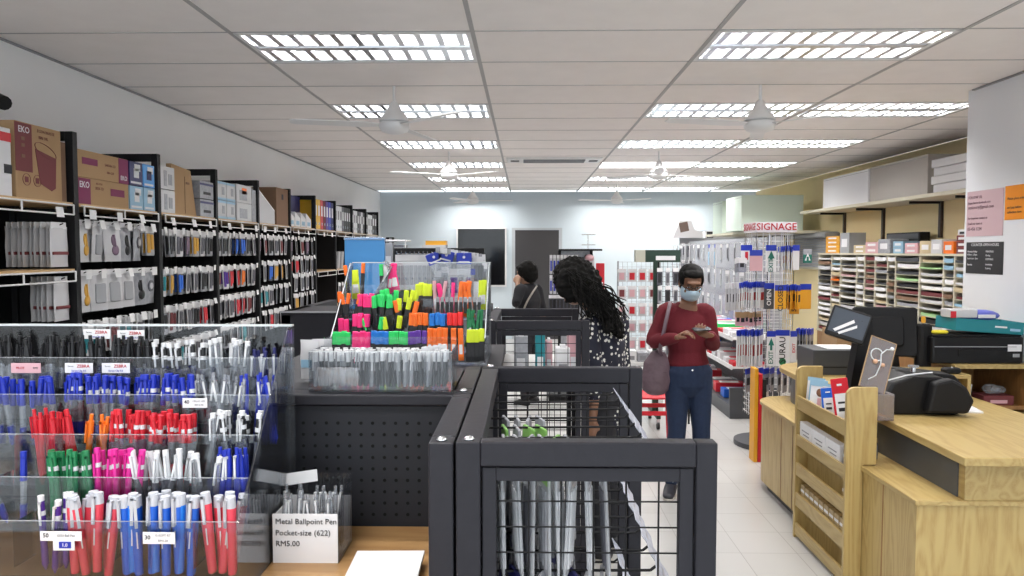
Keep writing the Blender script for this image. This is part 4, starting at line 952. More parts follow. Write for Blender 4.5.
# grid rack with red and white packs
def gridrack(t,x0,x1,y,z0,z1,m_,step=.05,r=.0022):
    w_=MB(); n=max(2,round((x1-x0)/step))
    for i in range(n+1): w_.cyl((x0+(x1-x0)*i/n,y,z0),(x0+(x1-x0)*i/n,y,z1),r,m_,4)
    n=max(2,round((z1-z0)/step))
    for i in range(n+1): w_.cyl((x0,y+.003,z0+(z1-z0)*i/n),(x1,y+.003,z0+(z1-z0)*i/n),r,m_,4)
    w_.box(x0-.008,x0+.008,y-.008,y+.008,0,z1+.01,m_).box(x1-.008,x1+.008,y-.008,y+.008,0,z1+.01,m_)
    return w_.build('wire_grid',t,world=True)
KY=7.6
a=at(618,262,KY); b_=at(660,262,KY); 
t=thing('grid_rack','white wire grid rack of small red and white packs behind the woman in red','rack',((a.x+b_.x)/2,KY,0))
gridrack(t,a.x,b_.x,KY,.45,a.z,greyfilm); MB().box(a.x-.1,b_.x,KY-.25,KY+.1,.48,.51,white).build('shelf',t,world=True); MB().box(a.x-.1,a.x-.06,KY-.25,KY+.1,0,.48,white).box(b_.x-.04,b_.x,KY-.25,KY+.1,0,.48,white).build('shelf_side',t,world=True)
rw=[make_long(packfilm,paper,.085,.13,accent=m_) for m_ in (maroon,redP,pinkC,orgP,teal)]
for r in range(6):
    for i in range(4):
        p=at(622+i*10.3,269+r*17,KY-.05); c=random.choice([0,1,2,2,1,0]) if r<5 else random.choice([2,3,4])
        rw[c]((p.x,KY-.04,p.z),(0,0,R(random.uniform(-15,15))),'small %s card pack, %s row of the white grid rack'%(['maroon','red','pale pink','orange','teal'][c],['top','second','third','fourth','fifth','lowest'][r]),'card packs on the white grid rack','pack')
for i in range(4):
    o=MB().rbox(-.05,.05,-.08,.08,0,.09+.02*(i%2),.006,[blkP,paper,greyfilm,paper][i]).build('storage_box',loc=(0,0,0)); o.location=(a.x+.0+i*.115,KY-.14,.511); tag(o,['black','white','silver','tall white'][i]+' small box on the shelf under the white grid rack','box','boxes under the white grid rack')
    MB().box(-.03,.03,-.081,-.08,.02,.06,inkgrey).build('label_panel',o)
SY=6.9
dg=mat('dark green enamel',(.01,.035,.022),.5)
a=at(648,262,SY); b_=at(680,250,SY)
t=thing('wheeled_stand','dark green wheeled stand with a black header sign behind the woman in red','rack',((a.x+b_.x)/2,SY,0))
MB().box(a.x-.03,b_.x,SY-.03,SY,a.z,b_.z,dg).box(a.x-.12,a.x-.03,SY-.03,SY+.05,a.z,b_.z,mat('cream side',(.5,.5,.42),.6)).build('header_sign',t,world=True)
p=at(665,258,SY); MB().box(p.x-.09,p.x+.09,SY-.033,SY-.03,p.z-.02,p.z+.02,paper).build('sign_panel',t,world=True)
p=at(655,300,SY); MB().box(p.x-.018,p.x+.018,SY-.02,SY+.02,.09,a.z,dg).box(p.x-.25,p.x+.30,SY-.02,SY+.02,.42,.45,dg).box(p.x-.018,p.x+.018,SY-.25,SY+.25,.10,.13,dg).build('post',t,world=True)
for dx,dy in ((0,-.22),(0,.22)):
    MB().cyl((p.x+dx-.012,SY+dy,.035),(p.x+dx+.012,SY+dy,.035),.035,blkP,14).box(p.x+dx-.015,p.x+dx+.015,SY+dy-.015,SY+dy+.015,.05,.10,chrome).build('castor',t,world=True)
gridrack(t,p.x+.03,b_.x+.10,SY,.6,a.z,blkm,.045)
for r in range(5):
    for i in range(3):
        q=at(660+i*8,268+r*18,SY-.05); LP['c' if (i+r)%2 else 'd']((q.x,SY-.04,q.z),(0,0,R(random.uniform(-15,15))),'small %s pack hanging on the dark green wheeled stand'%('silver' if (i+r)%2 else 'dark'),'packs on the wheeled stand','pack')
# red plastic stool
p=at(652,410,6.2)
t=thing('plastic_stool','red plastic stool behind the handbag of the woman in red','stool',(p.x,6.2,0))
MB().rbox(-.16,.16,-.16,.16,.40,.425,.03,redP).build('seat',t)
for sx in (-1,1):
    for sy in (-1,1): MB().cyl((sx*.15,sy*.15,.40),(sx*.17,sy*.17,.0),.017,redP,8,r2=.013).build('leg',t)
MB().box(-.16,.16,-.167,-.155,.27,.305,redP).box(-.16,.16,.155,.167,.27,.305,redP).box(-.167,-.155,-.155,.155,.27,.305,redP).box(.155,.167,-.155,.155,.27,.305,redP).build('brace',t)

# ------------------------------------------------------------------ grey gondola with white shelves behind the signage rack
gx=1.98; gd=.45
t=thing('wall_gondola','grey gondola with white shelves of stationery right of the woman in red','shelving',(gx+gd/2,8.9,0))
MB().box(gx+gd,gx+gd+.04,7.15,11.0,0,1.76,greyfilm).build('back_panel',t,world=True)
MB().box(gx,gx+gd,7.15,11.0,0,.13,dgrey).build('base',t,world=True); MB().box(gx-.002,gx+gd+.04,7.12,7.15,0,.30,dgrey).box(gx+gd-.05,gx+gd+.04,7.12,7.15,.3,1.76,grey).build('end_panel',t,world=True)
shz=[.135,.50,.78]
for z in shz[1:]:
    MB().box(gx+.03,gx+gd,7.16,11.0,z-.02,z,white).box(gx+.02,gx+.03,7.16,11.0,z-.03,z+.012,card).build('shelf',t,world=True)
for z,n in zip(shz,(12,16,16)):
    for i in range(n):
        m_=random.choice([redP,paper,paper,cobP,paper,greyfilm,packfilm,packfilm,paper,nG if z>.6 else redP]); nm={redP.name:'red',paper.name:'white',nG.name:'neon green',cobP.name:'cobalt blue',teal.name:'teal',packfilm.name:'glossy white',amber.name:'amber',greyfilm.name:'silver'}[m_.name]
        h_=random.uniform(.03,.10); y=7.25+i*(3.6/n)
        o=MB().rbox(-.15,.15,-.08,.08,0,h_,.004,m_).build('stationery_pack',loc=(0,0,0)); o.location=(gx+.19,y,z+.001); o.rotation_euler=(0,0,R(random.uniform(-12,12)))
        tag(o,'flat %s packet on the %s shelf of the grey gondola'%(nm,{.135:'bottom',.50:'middle',.78:'upper'}[z]),'packet','flat packets on the grey gondola')
        MB().box(-.10,.10,-.05,.05,h_,h_+.002,paper if m_ is not paper else redP).build('label_panel',o)
def make_side(body,header,w_=.10,h_=.2,accent=None):
    def mk():
        o=MB().rbox(-.004,.004,-w_/2,w_/2,-h_,0,.004,body,axis=0).build('hanging_pack',loc=(0,0,0)); tag(o,'x','pack')
        MB().box(-.0055,-.004,-w_/2,w_/2,-.04,0,header).build('header_card',o)
        if accent is not None: MB().rbox(-.009,-.004,-w_*.3,w_*.3,-h_*.85,-h_*.3,.003,accent,axis=0).build('contents',o)
        return o
    return Proto(mk)
SP=[make_side(greyfilm,paper,accent=packfilm),make_side(packfilm,signblue,.13,.28,accent=lightb),make_side(greyfilm,paper,.09,.18,accent=smoke),make_side(packfilm,paper,.09,.2,accent=greyfilm)]
sn=['silver','blue headed','smoky','white']
for r,z in enumerate((1.70,1.42,1.14)):
    for i in range(14):
        y=7.3+i*.26; c=1 if (r==0 and i in (4,5)) else random.choice([0,2,3,3])
        MB().tube([(gx+gd,y,z),(gx+.12,y,z+.004)],.0028,chrome,4).build('hook',t,world=True)
        SP[c]((gx+.15,y,z-.004),(0,0,R(random.uniform(-14,14))),'%s hanging pack in the %s row of the grey gondola'%(sn[c],['top','middle','lowest'][r]),'hanging packs on the grey gondola','pack')
# a hook panel facing the viewer between the gondola end and the grid rack
a=at(688,240,8.6); b_=at(742,240,8.6)
t=thing('hook_panel','white panel of hanging packs behind the head of the woman in red','rack',((a.x+b_.x)/2,11.3,0))
a=at(680,240,11.2); b_=at(745,240,11.2)
MB().box(a.x,b_.x,11.2,11.24,0,at(700,238,11.2).z,mat('pale grey panel',(.45,.47,.50),.6)).build('back_panel',t,world=True); MB().box(a.x,b_.x,11.0,11.24,0,.15,grey).build('base',t,world=True)
t.location=((a.x+b_.x)/2,11.2,0)
for ch in t.children: ch.location-=Vector(((a.x+b_.x)/2,11.2,0))-Vector(((at(688,240,8.6).x+at(742,240,8.6).x)/2,11.3,0))
for r in range(4):
    for i in range(9):
        p=at(683+i*6.8,243+r*17,11.1); LP[['c','b','v','d'][(i*3+r)%4] if (i*3+r)%4!=1 else 'c']((p.x,11.1,p.z),(0,0,R(random.uniform(-12,12))),'small pack in row %s of the hook panel by the back wall'%['one','two','three','four'][r],'packs on the panel by the back wall','pack',1.3)
# things standing on top by the back wall
p=at(690,247,10.9); t=thing('machine_box','white machine with tilted brown screen on top of the panel behind the woman in red','machine',(p.x,11.15,at(700,238,11.2).z))
t.location.z-=.0
MB().prism([(-.22,0),(.22,0),(.22,.08),(.10,.12),(.05,.26),(-.12,.26)],1,-.1,.1,paper).build('case',t); MB().box(-.09,.04,-.104,-.10,.10,.24,mat('brown screen',(.16,.11,.09),.4),Matrix.Rotation(R(-12),4,'Y')).build('screen',t)
# ------------------------------------------------------------------ signage rack
QY=6.0; a=at(756,222,QY); b_=at(797,232,QY)
cx=(a.x+b_.x)/2; hwid=(b_.x-a.x)/2
sg=thing('signage_rack','revolving white wire rack headed SIGNAGE full of hanging sign packs','rack',(cx,QY+hwid,0))
MB().box(cx-hwid,cx+hwid,QY,QY+2*hwid,b_.z,a.z,mat('header card white',(.75,.72,.74),.5)).build('header_board',sg,world=True)
text('SIGNAGE',.078,inkred,sg,Vector((cx,QY-.002,(a.z+b_.z)/2))-sg.location,'-y',True); text('SIGNAGE',.078,inkred,sg,Vector((cx-hwid-.002,QY+hwid,(a.z+b_.z)/2))-sg.location,'-x',True)
w_=MB(); 
for fx0,fx1,fy0,fy1 in ((cx-.15,cx+.15,QY+.02,QY+.02),(cx-.15,cx-.15,QY+.02,QY+.32),(cx+.15,cx+.15,QY+.02,QY+.32),(cx-.15,cx+.15,QY+.32,QY+.32)):
    for i in range(7):
        f=i/6; x=fx0+(fx1-fx0)*f; y=fy0+(fy1-fy0)*f; w_.cyl((x,y,.25),(x,y,b_.z),.0028,white,4)
    for j in range(30): w_.cyl((fx0,fy0,.27+j*.053),(fx1,fy1,.27+j*.053),.0022,white,4)
w_.build('wire_tower',sg,world=True)
MB().cyl((cx,QY+.17,.04),(cx,QY+.17,1.75),.018,chrome,10).build('pole',sg,world=True)
MB().cyl((cx,QY+.17,0),(cx,QY+.17,.04),.26,dgrey,24).build('base',sg,world=True)
sgreen=C('sign green',.01,.16,.12)
def sign(px0,px1,py0,py1,y,rz,face,lab,sym=None,fm=None,header=signblue,real=None,col=None):
    p0=at(px0,py0,y); p1=at(px1,py1,y); w_=real if real else abs(p1.x-p0.x); h_=p0.z-p1.z
    o=MB().rbox(-w_/2,w_/2,-.003,.003,-h_,-.03,.004,face,axis=1).build('sign_pack',loc=(0,0,0)); o.location=((p0.x+p1.x)/2,y,p0.z); o.rotation_euler=(R(0),0,R(rz)); tag(o,lab,'sign',None)
    MB().box(-w_/2,w_/2,-.004,.004,-.045,.0,header).build('header_card',o)
    if sym=='up' or sym=='updark':
        mm=sgreen if sym=='up' else paper; m=MB(); 
        if sym=='updark': m.box(-w_*.45,w_*.45,-.0036,-.0032,-h_*.95,-.05,sgreen)
        c=-.05-h_*.12; m.prism([(0,c+.03),(w_*.34,c-.03),(w_*.13,c-.03),(w_*.13,-h_*.55),(-w_*.13,-h_*.55),(-w_*.13,c-.03),(-w_*.34,c-.03)],1,-.0045,-.0038,mm)
        m.build('arrow',o)
        if sym=='up':
            text('EXIT',.05,sgreen,o,(0,-.0045,-h_*.76),'-y',True,spin=R(90))
    elif sym: text(sym,min(w_*.62,.09),col or ink,o,(0,-.0045,-h_*.55),'-y',True,spin=R(90))
    return o
def edges(px0,px1,py0,py1,y,n,face,lab,grp,rz=72,w_=.11,header=signblue,jit=6):
    p0=at(px0,py0,y); p1=at(px1,py1,y)
    key=(face.name,header.name,round(w_,3),round(p0.z-p1.z,2)); h_=p0.z-p1.z
    def mk():
        o=MB().rbox(-w_/2,w_/2,-.003,.003,-h_,-.03,.004,face,axis=1).build('sign_pack',loc=(0,0,0)); tag(o,'x','sign'); MB().box(-w_/2,w_/2,-.004,.004,-.045,0,header).build('header_card',o)
        MB().box(-w_*.3,w_*.3,-.004,-.003,-h_*.7,-h_*.4,inkred if face is paper else ink).build('print',o); return o
    P=Proto(mk)
    for i in range(n):
        f=(i+.5)/n; P((p0.x+(p1.x-p0.x)*f,y+random.uniform(-.01,.01),p0.z+random.uniform(-.006,.006)),(0,0,R(rz+random.uniform(-jit,jit))),lab,grp,'sign')
yf=QY-.12
sign(766,776,245,272,yf-.05,0,paper,'white sign with green up arrow in the top tier of the signage rack','up')
edges(778,792,246,270,yf,7,paper,'white sign pack seen edge-on in the top front group of the signage rack','top front signs')
sign(792,800,245,270,yf-.03,25,paper,'white sign pack with small red print at the right of the top front group'); sign(803,812,249,263,QY+.05,10,sgreen,'dark green sign with white arrow at the right side of the signage rack','updark',header=greyfilm)
o=sign(741,752,245,262,QY+.05,0,paper,'white sign pack with red bar in the top left group of the signage rack'); MB().box(-.012,.012,-.0045,-.0035,-.12,-.055,redP).build('red_bar',o)
sign(750,762,250,271,yf-.04,-14,pinkC,'pale pink sign pack in the top left group of the signage rack')
edges(737,744,258,272,QY+.0,4,greyfilm,'small silver pack at the left of the top tier of the signage rack','small packs top left',rz=20,w_=.06,header=paper)
edges(740,763,282,308,yf+.02,10,paper,'white sign pack seen edge-on in the second tier left group of the signage rack','second tier left signs',rz=58)
sign(764,774,283,309,yf-.02,8,dgrey,'dark sign pack with white panel in the second tier front group','OPEN',col=paper)
sign(775,786,285,309,yf-.05,0,amber,'amber sign pack lettered upright CLOSED in the second tier of the signage rack','CLOSED')
edges(786,800,285,309,yf,6,amber,'amber sign pack seen edge-on in the second tier of the signage rack','second tier amber signs',rz=60)
sign(800,811,284,309,yf+.06,6,amber,'plain amber sign pack at the right of the second tier of the signage rack'); sign(789,799,302,314,QY-.02,0,amber,'small amber sign hanging lower below the amber signs','50')
edges(728,742,283,310,QY+.06,5,packfilm,'white hanging pack at the far left of the second tier of the signage rack','second tier far left packs',rz=30,w_=.09,header=paper)
edges(738,762,330,366,yf+.02,10,paper,'white sign pack seen edge-on in the lowest tier left group of the signage rack','lowest tier left signs',rz=58)
sign(767,775,331,366,yf-.04,0,paper,'white sign with black up arrow in the lowest tier of the signage rack','up')
o=sign(776,789,330,366,yf-.05,0,paper,'white sign lettered upright SURAU with green disc in the lowest tier','SURAU',col=ink)
MB().cyl((0,-.0045,-.25),(0,-.0035,-.25),.028,grnP,18).build('green_disc',o)
sign(790,797,331,362,yf-.02,20,paper,'white sign with red print right of the SURAU sign','EXIT',col=redP)
edges(797,812,329,360,yf+.05,6,greyfilm,'silver sign pack seen edge-on at the right of the lowest tier of the signage rack','lowest tier right signs',rz=60)
edges(736,762,312,326,QY+.04,6,pinkC,'small buff pack between second and lowest tiers at left of the signage rack','small buff packs',rz=10,w_=.05,header=kraft)
edges(745,800,368,392,yf+.05,9,greyfilm,'silver sign pack hanging below the lowest tier of the signage rack','bottom packs of signage rack',rz=50,w_=.10)
for i,(px,m_,n_) in enumerate(((752,amber,'amber'),(756,redP,'red'),(760,blkP,'black'))):
    p=at(px,400,5.75); o=MB().rbox(-.014,.014,-.06,.06,0,.72-.04*i,.004,m_).build('tall_board',loc=(0,0,0)); o.location=(p.x,5.7,.001); tag(o,'tall narrow %s board standing at the foot of the signage rack'%n_,'board','tall boards by the counter')

# ================================================================== right recess: high shelf, boxes, paper pigeonholes
cream=mat('cream shelf laminate',(.62,.58,.46),.55)
XS=3.75; SZ=2.155
t=thing('high_shelf','long cream wall shelf on black brackets high on the right wall','shelf',((XS+XR)/2,7.6,SZ))
MB().box(XS,XR-.001,5.2,10.2,SZ-.035,SZ,cream).build('shelf_board',t,world=True,bevel=.003)
for y in (5.9,6.75,7.55,8.75,9.8):
    MB().box(XR-.03,XR-.001,y-.02,y+.02,SZ-.40,SZ-.035,mat('dark bracket',(.05,.035,.03),.5)).box(XS+.12,XR-.03,y-.012,y+.012,SZ-.06,SZ-.035,black).build('bracket',t,world=True)
def carton(name,lab,x0,x1,y0,y1,z,h,m_,cat='box',grp=None):
    t=thing(name,lab,cat,((x0+x1)/2,(y0+y1)/2,z),0,grp); hx,hy=(x1-x0)/2,(y1-y0)/2
    MB().rbox(-hx,hx,-hy,hy,0,h,.006,m_).build('carton',t); MB().box(-hx*.98,hx*.98,-.008,.008,h,h+.0015,card).build('tape',t); MB().box(-hx-.001,-hx+.001,-hy*.98,hy*.98,h*.93,h*.94,inkgrey).build('lid_seam',t); return t
carton('foam_board_carton','big white carton on the high shelf, farther of the two long ones',XS+.03,XR-.05,onx(868,200,XS+.03).y+.01,onx(823,200,XS+.03).y,SZ,.37,paper)
carton('foam_board_carton','big grey-beige carton on the high shelf between the white carton and the white stack',XS+.05,XR-.05,onx(927,200,XS+.05).y,onx(869,200,XS+.05).y-.01,SZ,.38,mat('greige card',(.46,.43,.40),.8))
for i in range(4): carton('flat_carton','flat white carton in the stack of four by the column, %s'%['lowest','second from bottom','second from top','topmost'][i],XS+.02-.012*(i%2),XR-.1,6.16,onx(928,190,XS).y-.05+.02*(i%2),SZ+.001+i*.076,.073,paper,grp='stack of flat white cartons')
gw=mat('greenish white carton',(.60,.70,.62),.7)
t=thing('back_shelf','cream shelf board in the far right corner carrying two pale green cartons','shelf',(3.6,11.5,1.9))
zs_=at(770,231,10.6).z
MB().box(at(722,231,12.1).x-.05,XR-.001,10.3,12.95,zs_-.035,zs_,cream).build('shelf_board',t,world=True)
for y in (11.9,12.8): MB().box(XR-.3,XR-.001,y-.015,y+.015,zs_-.06,zs_-.035,black).box(XR-.03,XR-.001,y-.015,y+.015,zs_-.35,zs_-.06,black).build('bracket',t,world=True)
x0=at(741,231,10.5).x; x1=at(803,231,10.5).x
carton('pale_carton','pale green-white carton on the far corner shelf, nearer and larger',x0,x1,10.5,11.3,zs_,.50,gw)
x0=at(722,231,12.0).x; carton('pale_carton','pale green-white carton on the far corner shelf, farther',x0,x0+.6,12.0,12.6,zs_,.52,gw)
# grey roller shutter cabinet and papers below that shelf
p=at(795,235,10.8); t=thing('shutter_cabinet','grey roller shutter fixed to the right wall behind the signage rack','cabinet',(XR-.05,9.9,1.3))
m=MB(); m.rbox(XR-.22,XR-.002,9.95,11.4,1.80,1.88,.04,grey,axis=1)
for i in range(12): m.rbox(XR-.10,XR-.08,9.98,11.35,1.39+i*.034,1.422+i*.034,.006,grey,axis=1)
m.build('shutter',t,world=True); MB().box(XR-.085,XR-.002,9.95,11.4,1.36,1.39,cream).build('bottom_rail',t,world=True)
a=at(695,232,13.2)
t=thing('white_cabinet','white cabinet against the back wall with a small black notice','cabinet',(3.3,13.25,0)); MB().box(at(705,232,13.0).x,4.15,13.0,13.55,0,at(705,231,13.0).z,paper).build('cabinet_body',t,world=True)
p0=at(707,231,12.99); p1=at(713,240,12.99); MB().box(p0.x,p1.x,12.985,12.999,p1.z,p0.z-.01,ink).box(p0.x+.01,p1.x-.01,12.983,12.986,(p1.z+p0.z)/2-.03,(p1.z+p0.z)/2-.02,paper).build('notice',t,world=True)
for i,(m_,n_) in enumerate(((redP,'red'),(navyP,'navy'),(orgP,'orange'),(maroon,'maroon'))):
    q=at(745,248,12.4); o=MB().rbox(-.14,.14,-.1,.1,0,.045,.004,m_).build('file_box',loc=(0,0,0)); o.location=(q.x+.01*(i%2),12.3,zs_-.30+i*.047); 
    tag(o,'flat %s box in the pile under the far corner shelf'%n_,'box','coloured boxes in the far corner'); MB().box(-.1,.1,-.101,-.1,.01,.03,paper).build('label_panel',o)
o=MB().box(at(738,248,12.3).x-.1,at(750,248,12.3).x+.15,12.15,12.95,0,zs_-.302,cream).build('side_cabinet'); tag(o,'cream cabinet under the coloured boxes in the far corner','cabinet')
# pigeonholes
rx=3.78; ry0,ry1=6.25,9.6; rz0,rz1=.62,1.575
pr=thing('paper_rack','cream pigeonhole rack full of coloured paper along the right wall','rack',(rx+.2,(ry0+ry1)/2,0))
MB().box(rx+.36,rx+.38,ry0,ry1,rz0,rz1,oakd).build('back_panel',pr,world=True)
MB().box(rx-.005,rx+.38,ry0-.02,ry1+.02,rz1,rz1+.02,cream).box(rx-.005,rx+.38,ry0-.02,ry1+.02,rz0-.02,rz0,cream).build('top_board',pr,world=True)
MB().box(rx,rx+.38,ry0,ry1,.02,rz0-.02,oakd).build('base_cabinet',pr,world=True)
def pyy(px): return onx(px,280,rx).y
cuts=[ry0]+[pyy(p) for p in (954,943,919,895,887,874.5,864,856,840,831)]+[ry1]
cuts=sorted(set(round(c,3) for c in cuts if ry0<=c<=ry1))
for c in cuts: MB().box(rx,rx+.36,c-.008,c+.008,rz0,rz1,cream).build('divider',pr,world=True)
NS=15; sh=(rz1-rz0)/NS
sheetcols=[paper,paper,paper,card,paper,greyfilm,packfilm,paper,packfilm,card,paper,blkP,dgrey,kraftd,mat('buff paper',(.55,.45,.28),.8),maroon,mat('buff paper',(.55,.45,.28),.8),mat('pink paper',(.62,.38,.40),.8),blkP,maroon,kraftd,lightb,mat('pale green paper',(.38,.62,.30),.8),orgP,greyfilm,dgrey]
colnm={card.name:'white',packfilm.name:'white',paper.name:'white','buff paper':'buff','pink paper':'pink',blkP.name:'black',maroon.name:'maroon',kraftd.name:'brown',teal.name:'teal',lightb.name:'light blue','pale green paper':'pale green',orgP.name:'orange',greyfilm.name:'silver',amber.name:'amber',dgrey.name:'charcoal',cobP.name:'cobalt'}
sm_={}
for ci,(c0,c1) in enumerate(zip(cuts,cuts[1:])):
    for j in range(1,NS): MB().box(rx+.004,rx+.36,c0+.008,c1-.008,rz0+j*sh-.002,rz0+j*sh+.002,cream).build('slot_floor',pr,world=True) if False else None
fl=MB()
for j in range(1,NS): fl.box(rx+.004,rx+.36,ry0,ry1,rz0+j*sh-.0025,rz0+j*sh+.0025,cream)
fl.build('slot_floors',pr,world=True)
for ci,(c0,c1) in enumerate(zip(cuts,cuts[1:])):
    L=c1-c0-.03
    if L<.06: continue
    for j in range(NS):
        m_=random.choice(sheetcols); h_=random.uniform(.012,sh*.62); sag=random.uniform(0,.006)
        if ci>2 and ci<7 and random.random()<.4: m_=random.choice([blkP,kraftd,maroon,dgrey])
        key=(m_.name,round(L,2),round(h_,2))
        if key not in sm_:
            mm=MB(); n=6; pts=[]; top=[]
            for k_ in range(n+1):
                u=k_/n*2-1; pts.append((-L/2+L*k_/n,.0+ .006*u*u)); top.append((-L/2+L*k_/n,h_+.006*u*u))
            mm.prism(pts+top[::-1],0,-.15,.15,m_); sm_[key]=mm.mesh('paper_stack')
        o=bpy.data.objects.new('paper_stack',sm_[key]); COL.objects.link(o); o.location=(rx+.16+random.uniform(-.02,.01),(c0+c1)/2,rz0+j*sh+.003)
        tag(o,'stack of %s paper in pigeonhole column %s counted from the white pillar'%(colnm[m_.name],['one','two','three','four','five','six','seven','eight','nine','ten','eleven','twelve'][ci]),'paper','paper stacks in the pigeonholes')
# things on top of the pigeonholes
def topitem(px,w_,h_,m_,lab,kind='box',n=1,cat='box'):
    y=pyy(px); z=rz1+.021
    for i in range(n):
        o=MB().rbox(-.10,.10,-w_/2,w_/2,0,h_,.006,m_).build(kind,loc=(0,0,0)); o.location=(rx+.13,y,z+i*(h_+.002)); tag(o,lab+((', '+['lowest','second','third','topmost'][min(i,3)]+' in its pile') if n>1 else ''),cat)
        MB().box(-.1015,-.10,-w_*.3,w_*.3,h_*.3,h_*.7,paper if m_ is not paper else inkgrey).build('label_panel',o)
topitem(957,.16,.052,maroon,'maroon card box on the pigeonhole rack by the column','card_box',3); 
y=pyy(957); o=MB().rbox(-.09,.09,-.08,.08,0,.05,.006,paper).build('card_box',loc=(0,0,0)); o.location=(rx+.13,y,rz1+.021+3*.054+.001); tag(o,'white card box on top of the maroon boxes by the column','box'); MB().box(-.0915,-.09,-.05,.05,.01,.03,ink).build('label_panel',o)
topitem(944,.16,.11,orgP,'orange and yellow pack on the pigeonhole rack next to the maroon boxes','card_pack',cat='pack'); topitem(932,.18,.13,packfilm,'white wrapped pack with ties on the pigeonhole rack','wrapped_pack',cat='pack')
topitem(921,.20,.12,mat('buff paper'),'buff pack in the middle on the pigeonhole rack','wrapped_pack',cat='pack'); topitem(907,.24,.05,pinkC,'pink packet on the pigeonhole rack','card_pack',2,'packet'); 
topitem(894,.2,.06,lightb,'light blue packet on the pigeonhole rack','card_pack',2,'packet'); topitem(880,.26,.15,greyfilm,'silver upright pack on the pigeonhole rack','wrapped_pack',cat='pack'); topitem(868,.3,.06,mat('pink paper'),'rose packet on the pigeonhole rack','card_pack',2,'packet')
topitem(856,.3,.045,mat('buff paper'),'cream packet low on the pigeonhole rack','card_pack',2,'packet'); topitem(841,.25,.24,grey,'tall grey machine on the pigeonhole rack','laminator',cat='machine'); topitem(829,.4,.05,amber,'amber packet at the far end of the pigeonhole rack','card_pack',4,'packet')
t=thing('black_cabinet','black plastic drawer unit standing behind packets on the pigeonhole rack','cabinet',(rx+.30,8.0,rz1+.021)); MB().rbox(-.05,.06,-.35,.35,0,.22,.01,blkm).build('case',t)
for i in range(3): MB().box(-.055,-.05,-.33,.33,.015+i*.068,.07+i*.068,dgrey).build('drawer',t)
# posters on the column
def poster(px0,px1,py0,py1,m_,lab,lines,inkm,name='notice'):
    a=onx(px0,py0,XC); b_=onx(px1,py1,XC); z0=onx((px0+px1)/2,py0,XC).z; z1=onx((px0+px1)/2,py1,XC).z
    t=thing(name,lab,'notice',(XC-.002,(a.y+b_.y)/2,z1)); L=abs(a.y-b_.y); H=z0-z1
    MB().box(-.001,.001,-L/2,L/2,0,H,m_).build('sheet',t)
    for (tx,tz,s_,body) in lines: text(body,s_,inkm,t,(-.002,L*(.5-tx),H*tz),'-x',s_>.03,align='LEFT')
ppink=mat('pink notice paper',(.62,.44,.48),.8); por=mat('orange notice paper',(.90,.30,.005),.7)
poster(968,1003,190,236,ppink,'pale pink notice taped to the white column',[(.04,.86,.026,'FOLLOW US:'),(.04,.74,.022,'https://www.facebook.com'),(.04,.64,.030,'stationery@gmail.com'),(.04,.40,.022,'For inquiries contact us'),(.04,.28,.022,'Email our team at'),(.04,.16,.030,'03-456 1234')],mat('notice ink',(.12,.05,.08),.7))
poster(1006,1040,184,219,por,'orange notice taped to the white column at the right edge of the view',[(.08,.62,.022,'Please place order'),(.08,.36,.022,'and pay before'),(.08,.22,.022,'collection here')],ink)
poster(967,1003,242,274,blkP,'black counter sign with white lettering below the pink notice',[(.14,.91,.026,'COUNTER OPEN HOURS'),(.04,.70,.018,'Monday-Friday'),(.04,.60,.016,'8.30am - 5.30pm'),(.04,.48,.016,'Lunch 1pm - 2pm'),(.04,.28,.016,'Saturday'),(.55,.70,.018,'PRINTING'),(.55,.58,.016,'Binding'),(.55,.46,.018,'COPYING'),(.55,.30,.016,'Laminating'),(.55,.18,.016,'Scanning')],paper)

# ================================================================== wooden counter
UZ=.80; LZ=.60; LX=1.61
ct=thing('service_counter','long two level oak laminate service counter on the right','counter',(1.9,4.2,0))
YN=3.02; YE=5.2
def rounded(x0,y0,y1,r,x1):
    pts=[(x0,y0),(x1,y0),(x1,y1)]
    for k in range(9):
        t_=R(90+k*11.25); pts.append((x0+r+r*math.cos(t_), y1-r+r*math.sin(t_)))
    return pts
MB().prism(rounded(LX,YN,YE,.22,2.48),2,.06,LZ-.022,oak).build('lower_body',ct,world=True)
MB().prism(rounded(LX-.012,YN-.012,YE+.012,.23,2.49),2,LZ-.022,LZ,oakx).build('ledge',ct,world=True,bevel=.003)
MB().prism(rounded(LX+.04,YN+.04,YE-.04,.2,2.44),2,0,.06,dgrey).build('plinth',ct,world=True)
MB().box(LX-.002,LX+.004,4.42,4.428,.06,LZ-.022,kraftd).box(LX-.002,LX+.004,3.30,3.306,.06,LZ-.022,oakd).box(LX-.002,LX+.004,4.62,4.626,.06,LZ-.022,oakd).build('panel_joint',ct,world=True)
MB().prism(rounded(1.795,YN+.04,YE-.0,.25,2.47),2,LZ,UZ-.035,mat('slate laminate',(.075,.085,.10),.4)).build('slate_riser',ct,world=True)
MB().box(1.80,2.48,YN-.005,YN+.04,LZ,UZ-.035,oakx).build('end_riser',ct,world=True)
up_=[(1.745,2.93),(2.52,2.93),(2.52,5.45)]
for k in range(9):
    t_=R(90+k*11.25); up_.append((1.80+.26+.26*math.cos(t_),5.45-.26+.26*math.sin(t_)))
MB().prism(up_,2,UZ-.035,UZ,oakx).build('countertop',ct,world=True,bevel=.004)
